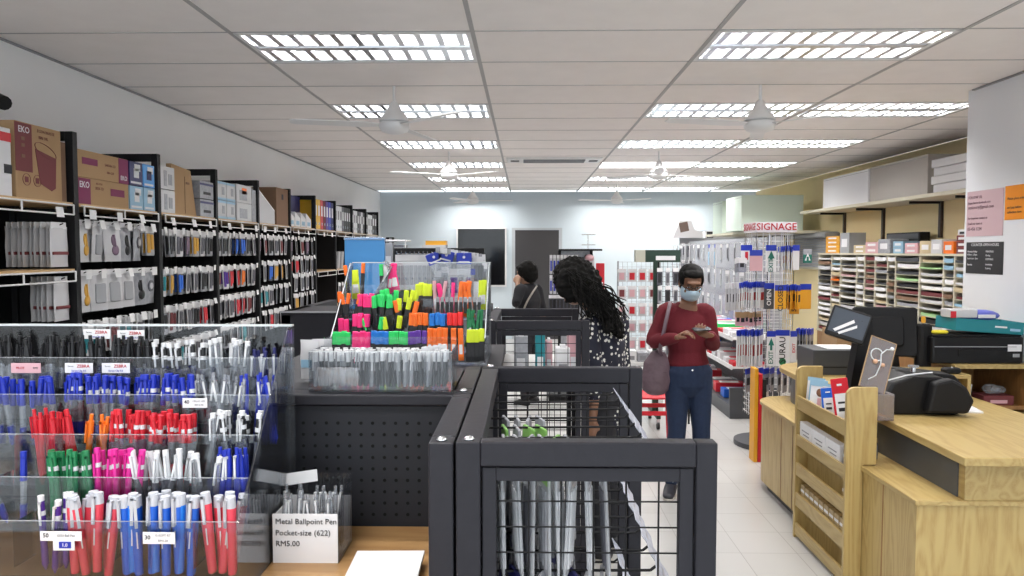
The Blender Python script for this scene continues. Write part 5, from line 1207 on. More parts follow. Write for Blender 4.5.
# slot shelf standing against it
sx0,sx1=1.525,1.605; sy0,sy1=3.50,4.17; sxx=1.60
ss=thing('brochure_shelf','narrow oak display shelf with five tilted slots against the counter front','shelf',(1.60,(sy0+sy1)/2,0))
def endp(y0,y1):
    pts=[(sx0,0),(1.608,0),(1.608,.605),(1.67,.605),(1.67,.975)]
    for k in range(6): pts.append((sx0+.04+.04*math.cos(R(90+k*18)) if k<6 else 0, .975-.04+.04*math.sin(R(90+k*18))))
    return MB().prism(pts,1,y0,y1,oak)
endp(sy0,sy0+.022).build('side_panel',ss,world=True,bevel=.002); endp(sy1-.022,sy1).build('side_panel',ss,world=True,bevel=.002)
slots=[(.735,.075),(.53,.06),(.36,.07),(.185,.075),(.02,.065)]
for i,(z,l) in enumerate(slots):
    MB().box(sx0+.004,sx0+.018,sy0+.022,sy1-.022,z,z+l,oakx).box(sx0+.018,1.606,sy0+.022,sy1-.022,z,z+.012,oakx).build('slot',ss,world=True)
MB().box(1.594,1.606,sy0+.022,sy1-.022,.02,.60,oak).box(1.655,1.668,sy0+.022,sy1-.022,.606,.90,oak).build('back_board',ss,world=True)
# cards in the top slot
def leaf(py_,w_,h_,m_,lab,x=1.57,tilt=-10,rx_=0,z=.80-.05,dec=None,cat='brochure'):
    o=MB().rbox(-.002,.002,-w_/2,w_/2,0,h_,.004,m_,axis=0).build('brochure',loc=(0,0,0)); o.location=(x,py_,z); o.rotation_euler=(R(rx_),R(10),R(42)); tag(o,lab,cat)
    if dec: dec(o,w_,h_)
    return o
def dec_sk(o,w_,h_): MB().ball((-.003,.0,h_*.68),.022,skin,rx=.1).box(-.0035,-.002,-.012,.012,h_*.25,h_*.5,pinkC).box(-.003,-.002,-w_/2,w_/2,h_*.88,h_,lightb).build('picture',o)
def dec_head(m_):
    def f(o,w_,h_): MB().box(-.0035,-.002,-w_*.35,w_*.35,h_*.15,h_*.7,paper).box(-.004,-.003,-w_*.2,w_*.2,h_*.35,h_*.42,ink).box(-.004,-.003,-w_*.2,w_*.2,h_*.5,h_*.54,ink).box(-.0035,-.002,-.012,.012,h_*.85,h_*.89,paper).build('print',o)
    return f
leaf(4.09,.10,.17,paper,'white booklet with teal header at the far end of the top slot',dec=dec_sk,x=1.60); leaf(4.02,.10,.17,lightb,'pale blue booklet behind the sketch booklet',x=1.585); leaf(3.95,.11,.165,paper,'white booklet with drawn child in the top slot',x=1.570,dec=dec_sk)
leaf(3.85,.10,.16,packfilm,'plain white leaflet beside the blue card',x=1.585); leaf(3.775,.075,.17,cobP,'blue and white tag card leaning in the top slot',x=1.565,rx_=-12,dec=dec_head(0)); leaf(3.72,.06,.14,packfilm,'clear card behind the blue tag card',x=1.59)
leaf(3.60,.085,.25,redP,'tall red and white card leaning at the near end of the top slot',x=1.565,rx_=-14,dec=dec_head(0))
for i in range(3):
    o=MB().rbox(-.02,.02,-.085,.085,0,.125,.004,paper).build('ticket_pad',loc=(0,0,0)); o.location=(1.562,4.05-i*.178,.543); tag(o,'white printed pad in the second slot, %s of three'%['farthest','middle','nearest'][i],'pad','white pads in the second slot')
    MB().box(-.0215,-.02,-.07,.07,0,.012,navyP).box(-.0215,-.02,-.05,.03,.06,.065,inkgrey).box(-.0215,-.02,-.05,.05,.08,.085,inkgrey).build('print',o)
goldc=mat('gold foil pack',(.42,.30,.14),.35,noise=.6,nscale=60)
for z,n,lab in ((.20,9,'fourth'),(.545,1,'second'),(.375,1,'third')):
    for i in range(n):
        y=(4.08-i*.064) if n>1 else 3.545
        for q in range(2):
            o=MB().rbox(-.018,.018,-.027,.027,0,.058,.005,goldc).build('sweet_pack',loc=(0,0,0)); o.location=(1.562,y,z+q*.060); tag(o,'small gold and white patterned packet in the %s slot of the oak brochure shelf'%lab,'packet','gold packets in the brochure shelf'); MB().box(-.0195,-.018,-.024,.024,.02,.034,paper).build('label_panel',o)
# ---- things on the counter
# receipt printer box
a=at(797,366,5.12); t=thing('cash_drawer','dark grey box printer with white sheet on top at the far end of the counter','printer',(2.08,5.05,UZ))
MB().rbox(-.17,.17,-.15,.15,0,.165,.01,dgrey).build('case',t); MB().box(-.15,.17,-.152,-.15,.05,.054,blk).box(-.172,-.170,-.1,.1,.03,.034,blk).build('seam',t); MB().box(-.06,.16,-.10,.12,.166,.169,paper).build('paper_sheet',t)
# POS terminal
p=at(850,325,4.3)
t=thing('pos_terminal','black touch screen till on a stand facing the customer','screen',(p.x+.05,4.3,UZ))
MB().rbox(-.13,.13,-.10,.12,0,.02,.01,blk).build('foot',t)
MB().prism([(-.06,.02),(.10,.02),(.06,.42),(.00,.42)],1,-.04,.04,blk).build('stand',t)
Ms=Matrix.Translation((-.06,0,p.z-UZ+.0)) @ Matrix.Rotation(R(-22),4,'Z') @ Matrix.Rotation(R(-14),4,'X') @ Matrix.Rotation(R(17),4,'Y')
MB().rbox(-.108,.108,-.018,.018,-.09,.09,.012,blk,Ms,axis=1).build('screen_case',t)
MB().box(-.096,.096,-.0195,-.018,-.066,.078,mat('dark lcd',(.07,.085,.11),.15),Ms).build('display_panel',t)
for i,s in enumerate(('-2.00-','.0000','TOTAL')): 
    pass
MB().prism([(-.07,-.05),(.02,.035),(.03,.02),(-.055,-.06)],1,-.021,-.0195,paper,Ms).prism([(-.04,-.06),(.045,.01),(.05,-.005),(-.03,-.07)],1,-.021,-.0195,paper,Ms).build('screen_readout',t)
# second black monitor seen from behind with cables
p=at(888,330,4.55)
t=thing('monitor_back','large black monitor seen from behind on the counter','screen',(p.x,4.55,UZ)); zc=p.z-UZ
Mb=Matrix.Translation((0,0,zc)) @ Matrix.Rotation(R(-14),4,'Z') @ Matrix.Rotation(R(-8),4,'X')
MB().rbox(-.20,.16,-.02,.03,-.16,.14,.02,blkm,Mb,axis=1).rbox(-.12,.08,-.05,-.02,-.10,.08,.02,blkm,Mb,axis=1).build('screen_case',t); MB().prism([(-.08,0),(.08,0),(.03,zc),(-.03,zc)],1,-.03,.02,blk).build('stand',t); MB().rbox(-.15,.15,-.10,.10,0,.02,.01,blk).build('foot',t)
t=thing('cable','white cable hanging beside the black monitor','cable',(at(866,340,4.4).x,4.4,UZ)); pts=[Vector((.02*math.sin(k*.9)-.02*math.cos(k*.5),0,.02+k*.035)) for k in range(9)]; MB().tube(pts,.005,wP,6).build('cord',t)
p=at(923,345,4.5)
t=thing('handheld_scanner','black upright handheld device with yellow button beside the monitor','scanner',(p.x,4.5,UZ)); 
MB().rbox(-.045,.045,-.035,.035,0,.38,.03,blkm).rbox(-.055,.055,-.045,.045,0,.05,.02,blk).build('case',t)
zy=at(918,320,4.46).z-UZ; MB().rbox(-.035,-.008,-.04,-.034,zy-.018,zy+.022,.008,amber,axis=1).build('yellow_button',t)
# cash counting machine
p=onz(880,412,UZ); q=onz(934,412,UZ); 
t=thing('banknote_counter','black banknote counting machine on the counter behind the oak brochure shelf','machine',((p.x+q.x)/2+.04,3.82,UZ)); 
MB().prism([(-.20,.0),(-.20,.07),(-.15,.16),(-.05,.195),(.10,.19),(.17,.14),(.20,.06),(.18,.0)],1,-.12,.12,blk).build('case',t,bevel=.012)
MB().prism([(.0,.02),(.03,.17),(.12,.19),(.19,.15),(.23,.08),(.20,.015)],1,-.17,-.10,blkm).build('front_hood',t,bevel=.015)
MB().prism([(-.06,.0),(.33,.0),(.34,.10),(.28,.165),(-.02,.195)],1,.10,.24,blkm).build('feeder_tray',t,bevel=.008)
MB().cyl((.0,-.02,.195),(.0,-.02,.225),.012,chrome,12).cyl((.0,-.02,.225),(.0,-.02,.235),.026,clrP,16).build('knob',t)
MB().tube([(-.16,-.09,.17),(-.08,-.10,.195),(-.02,-.08,.20),(.06,-.09,.21)],.004,wP,6).build('cord',t)
# acrylic stand with earphones
p=at(880,366,3.6)
t=thing('acrylic_sign','brown tinted acrylic sheet with white earphones leaning behind the brochure shelf','stand',(p.x,3.62,UZ))
smk=clear('brown tinted acrylic',(.62,.38,.30),.10,.05,.15)
Ma=Matrix.Translation((0,0,.27)) @ Matrix.Rotation(R(20),4,'Y') @ Matrix.Rotation(R(-14),4,'X')
MB().rbox(-.065,.065,-.002,.002,-.135,.125,.004,smk,Ma,axis=1).build('sheet',t); MB().box(-.065,.065,-.003,.003,.122,.126,kraft,Ma).box(.062,.066,-.003,.003,-.135,.125,kraft,Ma).box(-.066,-.062,-.003,.003,-.135,.125,kraft,Ma).build('edge',t)
MB().rbox(-.06,.06,-.05,.05,0,.13,.004,smk).build('foot',t)
ee=MB(); ee.tube([Ma@Vector((-.02+.03*math.cos(R(a_)),-.006,.04+.03*math.sin(R(a_)))) for a_ in range(40,320,25)],.003,wP,6)
ee.tube([Ma@Vector(v) for v in ((.05,-.006,.09),(.02,-.006,.08),(.0,-.006,.05),(.01,-.006,.0),(.0,-.006,-.06),(-.03,-.006,-.09))],.003,wP,6); ee.ball(Ma@Vector((.045,-.008,.092)),.010,wP); ee.ball(Ma@Vector((-.02,-.008,.005)),.012,C('peach earpad',.7,.42,.28)); ee.ball(Ma@Vector((.02,-.008,-.0)),.010,C('peach earpad',.7,.42,.28))
eo=ee.build('earphones',t)
# magazine with key tag
p=onz(952,410,UZ); t=thing('magazine','white magazine with dark photo lying on the counter by the cash machine','magazine',(p.x,p.y+.03,UZ+.0005),R(-12)); MB().box(-.13,.13,-.09,.09,0,.008,paper).build('pages',t); MB().box(-.10,.07,-.06,.08,.008,.0088,mat('photo print',(.12,.06,.07),.4)).build('cover_picture',t)
p=onz(948,404,UZ+.012); o=MB().cyl((0,0,0),(0,.0,.055),.013,chrome,12,r2=.010).cyl((0,0,.055),(0,0,.062),.006,chrome,10).build('lighter',loc=(0,0,0)); o.location=(p.x-.01,p.y+.03,UZ+.0105); tag(o,'small silver bottle standing on the magazine','bottle')
# sanitizer bottle on the ledge
p=onz(877,459,LZ); 
t=thing('sanitizer_bottle','clear pump bottle of blue hand sanitizer on the lower ledge','bottle',(LX+.08,p.y,LZ))
bl=clear('blue sanitizer gel',(.25,.55,.95),.08,.05,.25)
MB().rbox(-.035,.035,-.024,.024,0,.075,.014,bl).build('gel',t); MB().rbox(-.036,.036,-.025,.025,.0,.11,.014,acry).cyl((0,0,.11),(0,0,.135),.026,acry,14,r2=.012).build('bottle_body',t)
MB().cyl((0,0,.135),(0,0,.155),.014,blk,12).cyl((0,0,.155),(0,0,.185),.005,blk,8).rbox(-.05,.014,-.007,.007,.185,.198,.004,blk,axis=0).build('pump',t); MB().box(-.0365,-.036,-.014,.014,.02,.06,paper).build('label_panel',t)
# riser, cabinet, printer, tray
t=thing('desk_riser','small oak riser box behind the cash counting machine','riser',(2.32,4.28,UZ)); MB().box(-.16,.18,-.12,.18,.105,.125,oakx).box(-.16,-.14,-.12,.18,0,.105,oak).box(.16,.18,-.12,.18,0,.105,oak).build('board',t)
MB().rbox(-.045,.045,-.03,.03,.125,.155,.02,blkm).build('mouse_like_part',t) if False else None
o=MB().rbox(-.05,.05,-.032,.032,0,.032,.024,blkm).build('computer_mouse',loc=(0,0,0)); o.location=(2.42,4.22,UZ+.126); tag(o,'black computer mouse on the small oak riser','mouse'); MB().cyl((0,-.02,.030),(0,-.005,.034),.005,grey,8).build('wheel',o)
HX0,HX1,HY0,HY1,HZ=2.56,2.98,4.40,4.92,.95
t=thing('side_cabinet','open oak cabinet beside the column carrying the printer','cabinet',((HX0+HX1)/2,(HY0+HY1)/2,0)); m=MB()
MB().box(HX0-.02,HX1+.005,HY0-.01,HY1,HZ-.025,HZ,oakx).build('top_board',t,world=True)
MB().box(HX0,HX0+.02,HY0,HY1,0,HZ-.025,oakd).box(HX1-.02,HX1,HY0,HY1,0,HZ-.025,oakd).box(HX0+.02,HX1-.02,HY1-.02,HY1,0,HZ-.025,oakd).build('carcass',t,world=True)
for z in (.70,.42): MB().box(HX0+.02,HX1-.02,HY0,HY1-.02,z-.02,z,oakd).build('shelf',t,world=True)
o=MB().lathe([(.038,0),(.046,.10),(.048,.105),(.050,.115),(.03,.122),(.001,.124)],wP,20).build('plastic_tub',loc=(0,0,0)); o.location=(HX0+.09,HY0+.09,.701); tag(o,'white plastic tub with lid inside the oak side cabinet','tub'); MB().box(-.02,.02,-.05,-.044,.03,.07,packfilm).build('label_panel',o)
o=MB().rbox(-.09,.09,-.06,.06,0,.055,.005,maroon).build('small_carton',loc=(0,0,0)); o.location=(HX0+.27,HY0+.09,.701); tag(o,'low reddish brown box inside the oak side cabinet','box'); MB().box(-.05,.05,-.061,-.06,.01,.03,pinkC).build('label_panel',o)
o=MB().ball((0,0,.03),.05,film,rz=.6).ball((.05,.01,.025),.04,film,rz=.6).build('plastic_wrap',loc=(0,0,0)); o.location=(HX0+.26,HY0+.09,.757); tag(o,'crumpled clear wrap on top of the reddish brown box','wrap')
for i in range(3):
    o=MB().rbox(-.15,.15,-.1,.1,0,.03,.003,[paper,teal,paper][i]).build('paper_ream',loc=(0,0,0)); o.location=(HX0+.2,HY0+.13,.421+i*.032); tag(o,['lower white','teal','upper white'][i]+' packet on the lower shelf of the side cabinet','packet')
t=thing('inkjet_printer','wide black printer on the oak side cabinet','printer',((2.42+2.97)/2,HY0+.17,HZ)); 
MB().rbox(-.28,.27,-.15,.16,0,.16,.02,blk).build('case',t); MB().rbox(-.27,.26,-.14,.15,.16,.172,.01,blkm).build('scanner_lid',t); MB().box(-.12,.16,-.156,-.149,.05,.085,blkm).box(-.26,.22,-.154,-.149,.10,.104,grey).build('paper_slot',t)
MB().box(.17,.25,-.153,-.1500,.075,.115,paper).box(.2,.24,-.153,-.15,.04,.06,grey).build('label_panel',t)
t=thing('teal_box','shallow teal box of blue and white packs on top of the printer','box',(2.76,HY0+.14,HZ+.173)); Mt=Matrix.Rotation(R(4),4,'Y')
MB().box(-.20,.20,-.11,-.106,0.016,.085,teal,Mt).box(-.20,.20,.106,.11,0.016,.085,teal,Mt).box(-.20,-.196,-.106,.106,0.016,.085,teal,Mt).box(.196,.2,-.106,.106,0.016,.085,teal,Mt).box(-.2,.2,-.11,.11,.012,.018,teal,Mt).build('tray_body',t); MB().box(.03,.10,-.112,-.11,.045,.055,paper,Mt).box(.12,.18,-.112,-.11,.03,.045,lightb,Mt).build('print',t)
o=MB().ball((0,0,0),.10,C('violet blue cloth',.12,.14,.55),rx=1.2,ry=.8,rz=.35).build('folded_cloth',loc=(0,0,0)); o.location=(2.76,HY0+.14,HZ+.28); tag(o,'violet blue wrapped bundle lying in the teal box','cloth'); MB().box(-.05,.05,-.085,-.08,-.01,.01,paper).build('band',o)
o=MB().rbox(-.08,.08,-.06,.06,0,.05,.01,packfilm).build('white_packet',loc=(0,0,0)); o.location=(2.63,HY0+.12,HZ+.27); tag(o,'white packet with red corner at the left in the teal box','packet'); MB().box(-.081,-.05,-.061,-.055,.0,.04,redP).build('red_corner',o)
o=MB().rbox(-.05,.05,-.03,.03,0,.02,.02,C('yellow sponge',.75,.62,.03)).build('sticky_note_pad',loc=(0,0,0)); o.location=(2.49,HY0+.08,HZ+.174); tag(o,'yellow pad on the printer left of the teal box','pad')
# tall brown panel behind monitors
t=thing('kraft_box','plain kraft box standing behind the counter near the signage rack','box',(2.72,6.1,0)); MB().rbox(-.22,.22,-.15,.15,0,.98,.006,kraft).build('carton',t); MB().box(-.22,.22,-.01,.01,.98,.982,card).build('tape',t)

# ================================================================== people
def loft(mb, pts, radii, m, side=(1,0,0), n=16):
    pts=[Vector(p) for p in pts]; N=len(pts); rings=[]; side=Vector(side)
    tans=[]
    for i in range(N):
        a=pts[max(0,i-1)]; b_=pts[min(N-1,i+1)]; t=(b_-a); tans.append(t.normalized() if t.length>1e-6 else Vector((0,0,1)))
    rr=[(r,r) if not isinstance(r,tuple) else r for r in radii]
    def ring(c,t,rx,ry):
        s=(side-t*side.dot(t)); s=s.normalized() if s.length>1e-3 else t.orthogonal().normalized(); u=t.cross(s)
        return [c+s*(rx*math.cos(2*math.pi*k/n))+u*(ry*math.sin(2*math.pi*k/n)) for k in range(n)]
    r0=min(rr[0])
    for q,sc in ((.95,.25),(.7,.7)): rings.append(ring(pts[0]-tans[0]*r0*q*.8,tans[0],rr[0][0]*sc,rr[0][1]*sc))
    for i in range(N): rings.append(ring(pts[i],tans[i],*rr[i]))
    r1=min(rr[-1])
    for q,sc in ((.7,.7),(.95,.25)): rings.append(ring(pts[-1]+tans[-1]*r1*q*.8,tans[-1],rr[-1][0]*sc,rr[-1][1]*sc))
    v=[p for r in rings for p in r]; f=[]
    for i in range(len(rings)-1):
        for k in range(n): f.append((i*n+k,i*n+(k+1)%n,(i+1)*n+(k+1)%n,(i+1)*n+k))
    f.append(tuple(range(n-1,-1,-1))); L=(len(rings)-1)*n; f.append(tuple(range(L,L+n)))
    return mb.add(v,f,m,True)
def smooth_chain(pts, radii, k=4):
    """Catmull-Rom resample of a joint chain"""
    P=[Vector(p) for p in pts]; rr=[(r,r) if not isinstance(r,tuple) else r for r in radii]; op=[]; orr=[]
    for i in range(len(P)-1):
        p0=P[max(0,i-1)]; p1=P[i]; p2=P[i+1]; p3=P[min(len(P)-1,i+2)]
        for j in range(k):
            t=j/k; op.append(.5*((2*p1)+(p2-p0)*t+(2*p0-5*p1+4*p2-p3)*t*t+(3*p1-p0-3*p2+p3)*t**3))
            orr.append((rr[i][0]*(1-t)+rr[i+1][0]*t, rr[i][1]*(1-t)+rr[i+1][1]*t))
    op.append(P[-1]); orr.append(rr[-1]); return op,orr
def chain(mb,pts,radii,m,side=(1,0,0),n=16):
    p,r=smooth_chain(pts,radii); return loft(mb,p,r,m,side,n)
def fuse(mb, name, parent, voxel, m, smooth=6, disp=None):
    me=mb.mesh('tmp'); o=bpy.data.objects.new('tmp',me); COL.objects.link(o)
    r=o.modifiers.new('r','REMESH'); r.mode='VOXEL'; r.voxel_size=voxel; r.use_smooth_shade=True
    s=o.modifiers.new('s','SMOOTH'); s.iterations=smooth; s.factor=.5
    if disp:
        tx=bpy.data.textures.new('t','CLOUDS'); tx.noise_scale=disp[1]; d=o.modifiers.new('d','DISPLACE'); d.texture=tx; d.strength=disp[0]; d.mid_level=.5
    dg=bpy.context.evaluated_depsgraph_get(); nm=bpy.data.meshes.new_from_object(o.evaluated_get(dg)); nm.name=name
    bpy.data.objects.remove(o); bpy.data.meshes.remove(me)
    nm.materials.clear(); nm.materials.append(m)
    nm.polygons.foreach_set('material_index',[0]*len(nm.polygons)); nm.polygons.foreach_set('use_smooth',[True]*len(nm.polygons))
    q=bpy.data.objects.new(name,nm); COL.objects.link(q); q.parent=parent; return q
def hand(mb, wrist, d, nrm, m, thumb_side=1, curl=(25,35,25), spread=4):
    """palm plus five fingers; d: pointing direction, nrm: direction the palm faces"""
    d=Vector(d).normalized(); nrm=Vector(nrm); nrm=(nrm-d*nrm.dot(d)).normalized(); w_=d.cross(nrm)*thumb_side
    wrist=Vector(wrist)
    loft(mb,[wrist-d*.01,wrist+d*.03,wrist+d*.065,wrist+d*.085],[(.024,.018),(.034,.015),(.038,.013),(.036,.011)],m,w_,12)
    for k,(off,L,r) in enumerate(((.029,.066,.0078),(.010,.074,.0082),(-.009,.069,.0078),(-.027,.055,.007))):
        p=wrist+d*.082+w_*off; a=R(spread*(1.5-k)); dd=(d*math.cos(a)+w_*math.sin(a)).normalized(); pts=[p-dd*.012]; ang=0
        for s,fr_ in enumerate((.45,.3,.25)):
            ang+=R(curl[s]+k*3); v=dd*math.cos(ang)+nrm*math.sin(ang); pts.append(pts[-1]+v*(L*fr_+(.012 if s==0 else 0)))
        loft(mb,pts,[r*1.05,r,r*.92,r*.78],m,w_,8)
    p=wrist+d*.028+w_*.026; v1=(d*.62+w_*.62+nrm*.35).normalized(); v2=(d*.9+w_*.2+nrm*.45).normalized()
    loft(mb,[p-v1*.012,p+v1*.03,p+v1*.03+v2*.028,p+v1*.03+v2*.05],[.013,.011,.0095,.0075],m,nrm,8)
def head_skin(mb,H,m):
    """H: matrix, head centre at mid height, face towards -y"""
    T=lambda *p: H@Vector(p)
    S=lambda c,r,sx,sy,sz: mb.ball((0,0,0),r,m,18,12,M=H@Matrix.Translation(c)@Matrix.Diagonal((sx,sy,sz,1)))
    S((0,.012,.03),.088,.86,1.06,.95); S((0,-.012,-.02),.075,.84,1.0,1.05); S((0,-.030,-.072),.045,.98,.95,.85)
    S((0,-.088,-.02),.012,.9,1.2,1.6); S((0,-.080,.004),.009,.8,1.1,2.2); S((0,-.080,.036),.03,1.7,.5,.45)
    S((.035,-.066,-.030),.022,1,.8,.9); S((-.035,-.066,-.030),.022,1,.8,.9)
    S((0,-.080,-.058),.013,1.7,.8,.45); S((0,-.078,-.068),.012,1.6,.8,.5)
    for s in (-1,1): S((s*.077,.012,-.008),.018,.4,.9,1.7)
def person(name,label,loc,J,face,skinm,cloth,scale=1.0,voxel=.006):
    root=thing(name,label,'person',loc); f=Vector(face).normalized(); sd=Vector((-f.y,f.x,0))    # side: person's left
    if sd.length<.1: sd=Vector((1,0,0))
    s_=scale; b=MB()
    # body: trunk, limbs, neck
    P=J
    sh=(P['shL']+P['shR'])/2; hp=(P['hipL']+P['hipR'])/2; ch=sh.lerp(hp,.28); wa=sh.lerp(hp,.62)
    def trunk(mb,g,m,low=1.12,top=1.0):
        lowp=[hp+(hp-sh)*(low-1),hp] if low>1.01 else [wa.lerp(hp,.5)]; lowr=[(.14*s_+g,.11*s_+g),(.145*s_+g,.112*s_+g)] if low>1.01 else [(.132*s_+g,.104*s_+g)]
        tp=[P['neck']] if top==1 else [sh.lerp(P['neck'],top)]; tr=[(.052+g*.6,.05+g*.6)] if top==1 else [(.105,.066)]
        chain(mb,lowp+[wa,ch,sh+Vector((0,0,-.02))]+tp,lowr+[(.112*s_+g,.090*s_+g),(.138*s_+g,.100*s_+g),(.135*s_+g,.072*s_+g)]+tr,m,sd,20)
    def arm(mb,k,g,m,end=1.0):
        a,e,w_=P['sh'+k],P['el'+k],P['wr'+k]; w2=e.lerp(w_,end)
        chain(mb,[a+(sh-a)*.35,a,a.lerp(e,.5),e,e.lerp(w2,.45),w2],[.05*s_+g,.052*s_+g,.043*s_+g,.038*s_+g,.035*s_+g,.025*s_+g],m,f,14)
    def leg(mb,k,g,m,end=1.0):
        h,kn,an=P['hip'+k],P['kn'+k],P['an'+k]; a2=kn.lerp(an,end)
        chain(mb,[h+Vector((0,0,.03)),h.lerp(kn,.3),kn,kn.lerp(a2,.35),a2],[(.078*s_+g,.088*s_+g),(.071*s_+g,.078*s_+g),(.050*s_+g,.054*s_+g),(.047*s_+g,.052*s_+g),(.036*s_+g,.038*s_+g)],m,sd,16)
    trunk(b,0,skinm,1.05)
    for k in 'LR': arm(b,k,0,skinm); leg(b,k,0,skinm)
    H=P['H']; chain(b,[sh+Vector((0,0,-.03)),P['neck'],H@Vector((0,.012,-.05))],[.06,.05,.052],skinm,sd,14)
    head_skin(b,H,skinm)
    for k in 'LR':
        if 'hand'+k in P:
            dd,nn,ts,cu=P['hand'+k]; hand(b,P['wr'+k],dd,nn,skinm,ts,cu)
    for k in 'LR': 
        an=P['an'+k]; to=P['toe'+k]; chain(b,[an,Vector((an.x,an.y,.05)),Vector((to.x,to.y,.03))],[.034,.034,.022],skinm,sd,10)
    body=fuse(b,'body',root,voxel,skinm,3)
    t=MB(); trunk(t,.010,cloth['top'],cloth.get('toplow',1.12),cloth.get('neckline',1.0))
    for k in 'LR': arm(t,k,.010,cloth['top'],cloth.get('sleeve',.97))
    fuse(t,cloth['topname'],root,voxel*1.2,cloth['top'],5)
    j=MB(); chain(j,[hp+Vector((0,0,.09)),hp+Vector((0,0,.02)),hp+Vector((0,0,-.06))],[(.128*s_,.106*s_),(.156*s_,.125*s_),(.145*s_,.12*s_)],cloth['leg'],sd,20)
    for k in 'LR': leg(j,k,.010,cloth['leg'],.98)
    fuse(j,'trousers',root,voxel*1.2,cloth['leg'],4)
    for k in 'LR':
        an=P['an'+k]; to=P['toe'+k]; sm=MB(); back=Vector((an.x,an.y,0))-(Vector((to.x,to.y,0))-Vector((an.x,an.y,0))).normalized()*.035
        chain(sm,[back+Vector((0,0,.045)),Vector((an.x,an.y,.055)),Vector(((an.x+to.x)/2,(an.y+to.y)/2,.042)),Vector((to.x,to.y,.03))],[.036,(.042,.044),(.042,.034),(.036,.022)],cloth['shoe'],sd,12)
        sh_=fuse(sm,'shoe',root,.006,cloth['shoe'],2)
        d_=(Vector((to.x,to.y,0))-back).normalized(); s2=Vector((-d_.y,d_.x,0)); so=MB(); ring=[]
        for q in range(14):
            u=2*math.pi*q/14; ring.append(back.lerp(Vector((to.x,to.y,0)),.5)+d_*math.cos(u)*((Vector((to.x,to.y,0))-back).length/2+.035)+s2*math.sin(u)*.042)
        so.prism([(p.x,p.y) for p in ring],2,0.0,.018,cloth['sole']); so.build('sole',sh_)
    return root,H,f,sd
def headM(c,face,down,roll=0,sc=1.0):
    f=Vector(face).normalized(); a=math.atan2(f.x,-f.y)
    return Matrix.Translation(c)@Matrix.Rotation(a,4,'Z')@Matrix.Rotation(R(down),4,'X')@Matrix.Rotation(R(roll),4,'Y')@Matrix.Scale(sc,4)
def eyes(root,H,sk):
    for s in (-1,1):
        e=MB().ball((0,0,0),.0115,mat('eye white',(.7,.7,.68),.3),12,8,M=H@Matrix.Translation((s*.031,-.073,.008))).build('eye',root)
        MB().ball((0,0,0),.0055,blkP,10,6,M=H@Matrix.Translation((s*.031,-.0825,.005))).build('iris',e)
        MB().ball((0,0,0),.0125,sk,12,8,M=H@Matrix.Translation((s*.031,-.071,.013))@Matrix.Diagonal((1.15,1,.75,1))).build('eyelid',root)
        MB().box(-.016,.016,-.003,.003,-.002,.002,hair,H@Matrix.Translation((s*.031,-.088,.028))@Matrix.Rotation(R(s*6),4,'Y')).build('eyebrow',root)
# ---- woman in red
Y1=4.87; L1=Vector((at(684,490,Y1).x,Y1,0))
def q(px,py,dy=0): return at(px,py,Y1+dy)-L1
crim=mat('crimson knit',(.125,.005,.013),.85,bump=.25,nscale=160); denim=mat('dark blue denim',(.012,.025,.065),.85,noise=.25,nscale=50,bump=.15)
J={'shL':q(706,313),'shR':q(666,312),'elL':q(713,344,-.02),'elR':q(653,341,-.03),'wrL':q(711,336,-.22),'wrR':q(676,338,-.22),
   'hipL':q(699,375),'hipR':q(677,375),'knL':q(701,428,-.02),'knR':q(677,428,-.03),'anL':q(702,484,.04),'anR':q(671,486,-.0),'neck':q(689,303,-.01)}
J['anL'].z=.085; J['anR'].z=.085
J['toeL']=J['anL']+Vector((.03,-.13,-.06)); J['toeR']=J['anR']+Vector((-.045,-.13,-.06))
J['H']=headM(q(691,283,-.075),(-.02,-1,0),24,2,.93)
J['handR']=((.62,-.55,.50),(.25,-.1,-.9),-1,(28,35,20)); J['handL']=((-.72,-.55,.22),(-.1,.3,.95),1,(35,45,35))
wr,H,f_,sd_=person('person','woman in crimson long-sleeved top and jeans, masked, looking down at her phone',L1,J,(0,-1,0),skin,
    {'top':crim,'topname':'crimson_top','leg':denim,'shoe':C('dark slip-on shoe',.03,.03,.04),'sole':C('pale sole',.5,.47,.42),'toplow':1.0,'neckline':.30},1.0,.005)
eyes(wr,H,skin)
hm=MB(); S=lambda c,r,sx,sy,sz: hm.ball((0,0,0),r,hair,20,12,M=H@Matrix.Translation(c)@Matrix.Diagonal((sx,sy,sz,1)))
S((0,.030,.042),.096,.92,1.0,.90); S((0,.05,-.01),.085,.95,.9,1.0); S((0,-.03,.085),.06,1.15,.9,.45); S((.066,.0,.03),.03,.6,1.6,1.6); S((-.066,.0,.03),.03,.6,1.6,1.6); S((0,.12,-.0),.045,1,.8,1)
fuse(hm,'hair',wr,.006,hair,3,(.006,.02))
maskm=mat('pale blue surgical mask',(.50,.66,.78),.8)
mv=[];mf=[]; nu,nvv=14,8
for i in range(nu+1):
    for j in range(nvv+1):
        a=R(-72+144*i/nu); z=-.105+.095*j/nvv; rr_=.083-.018*((z+.045)/.06)**2+.012*math.exp(-(a*2.2)**2)*math.exp(-((z+.03)/.035)**2)
        mv.append(tuple(H@Vector((math.sin(a)*rr_*.93,-math.cos(a)*rr_*1.18-.0,z+.002*math.sin(j*2.2)))))
for i in range(nu):
    for j in range(nvv): a=i*(nvv+1)+j; mf.append((a,a+1,a+nvv+2,a+nvv+1))
o=MB().add(mv,mf,maskm,True).build('face_mask',wr); sf=o.modifiers.new('s','SOLIDIFY'); sf.thickness=.002
gm=MB()
for s in (-1,1):
    pts=[H@Vector((s*.032+.024*math.cos(R(a_)),-.098,.004+.015*math.sin(R(a_)))) for a_ in range(0,361,30)]; gm.tube(pts,.0022,blkP,6); gm.tube([H@Vector((s*.056,-.096,.008)),H@Vector((s*.080,-.01,.008))],.0018,blkP,5)
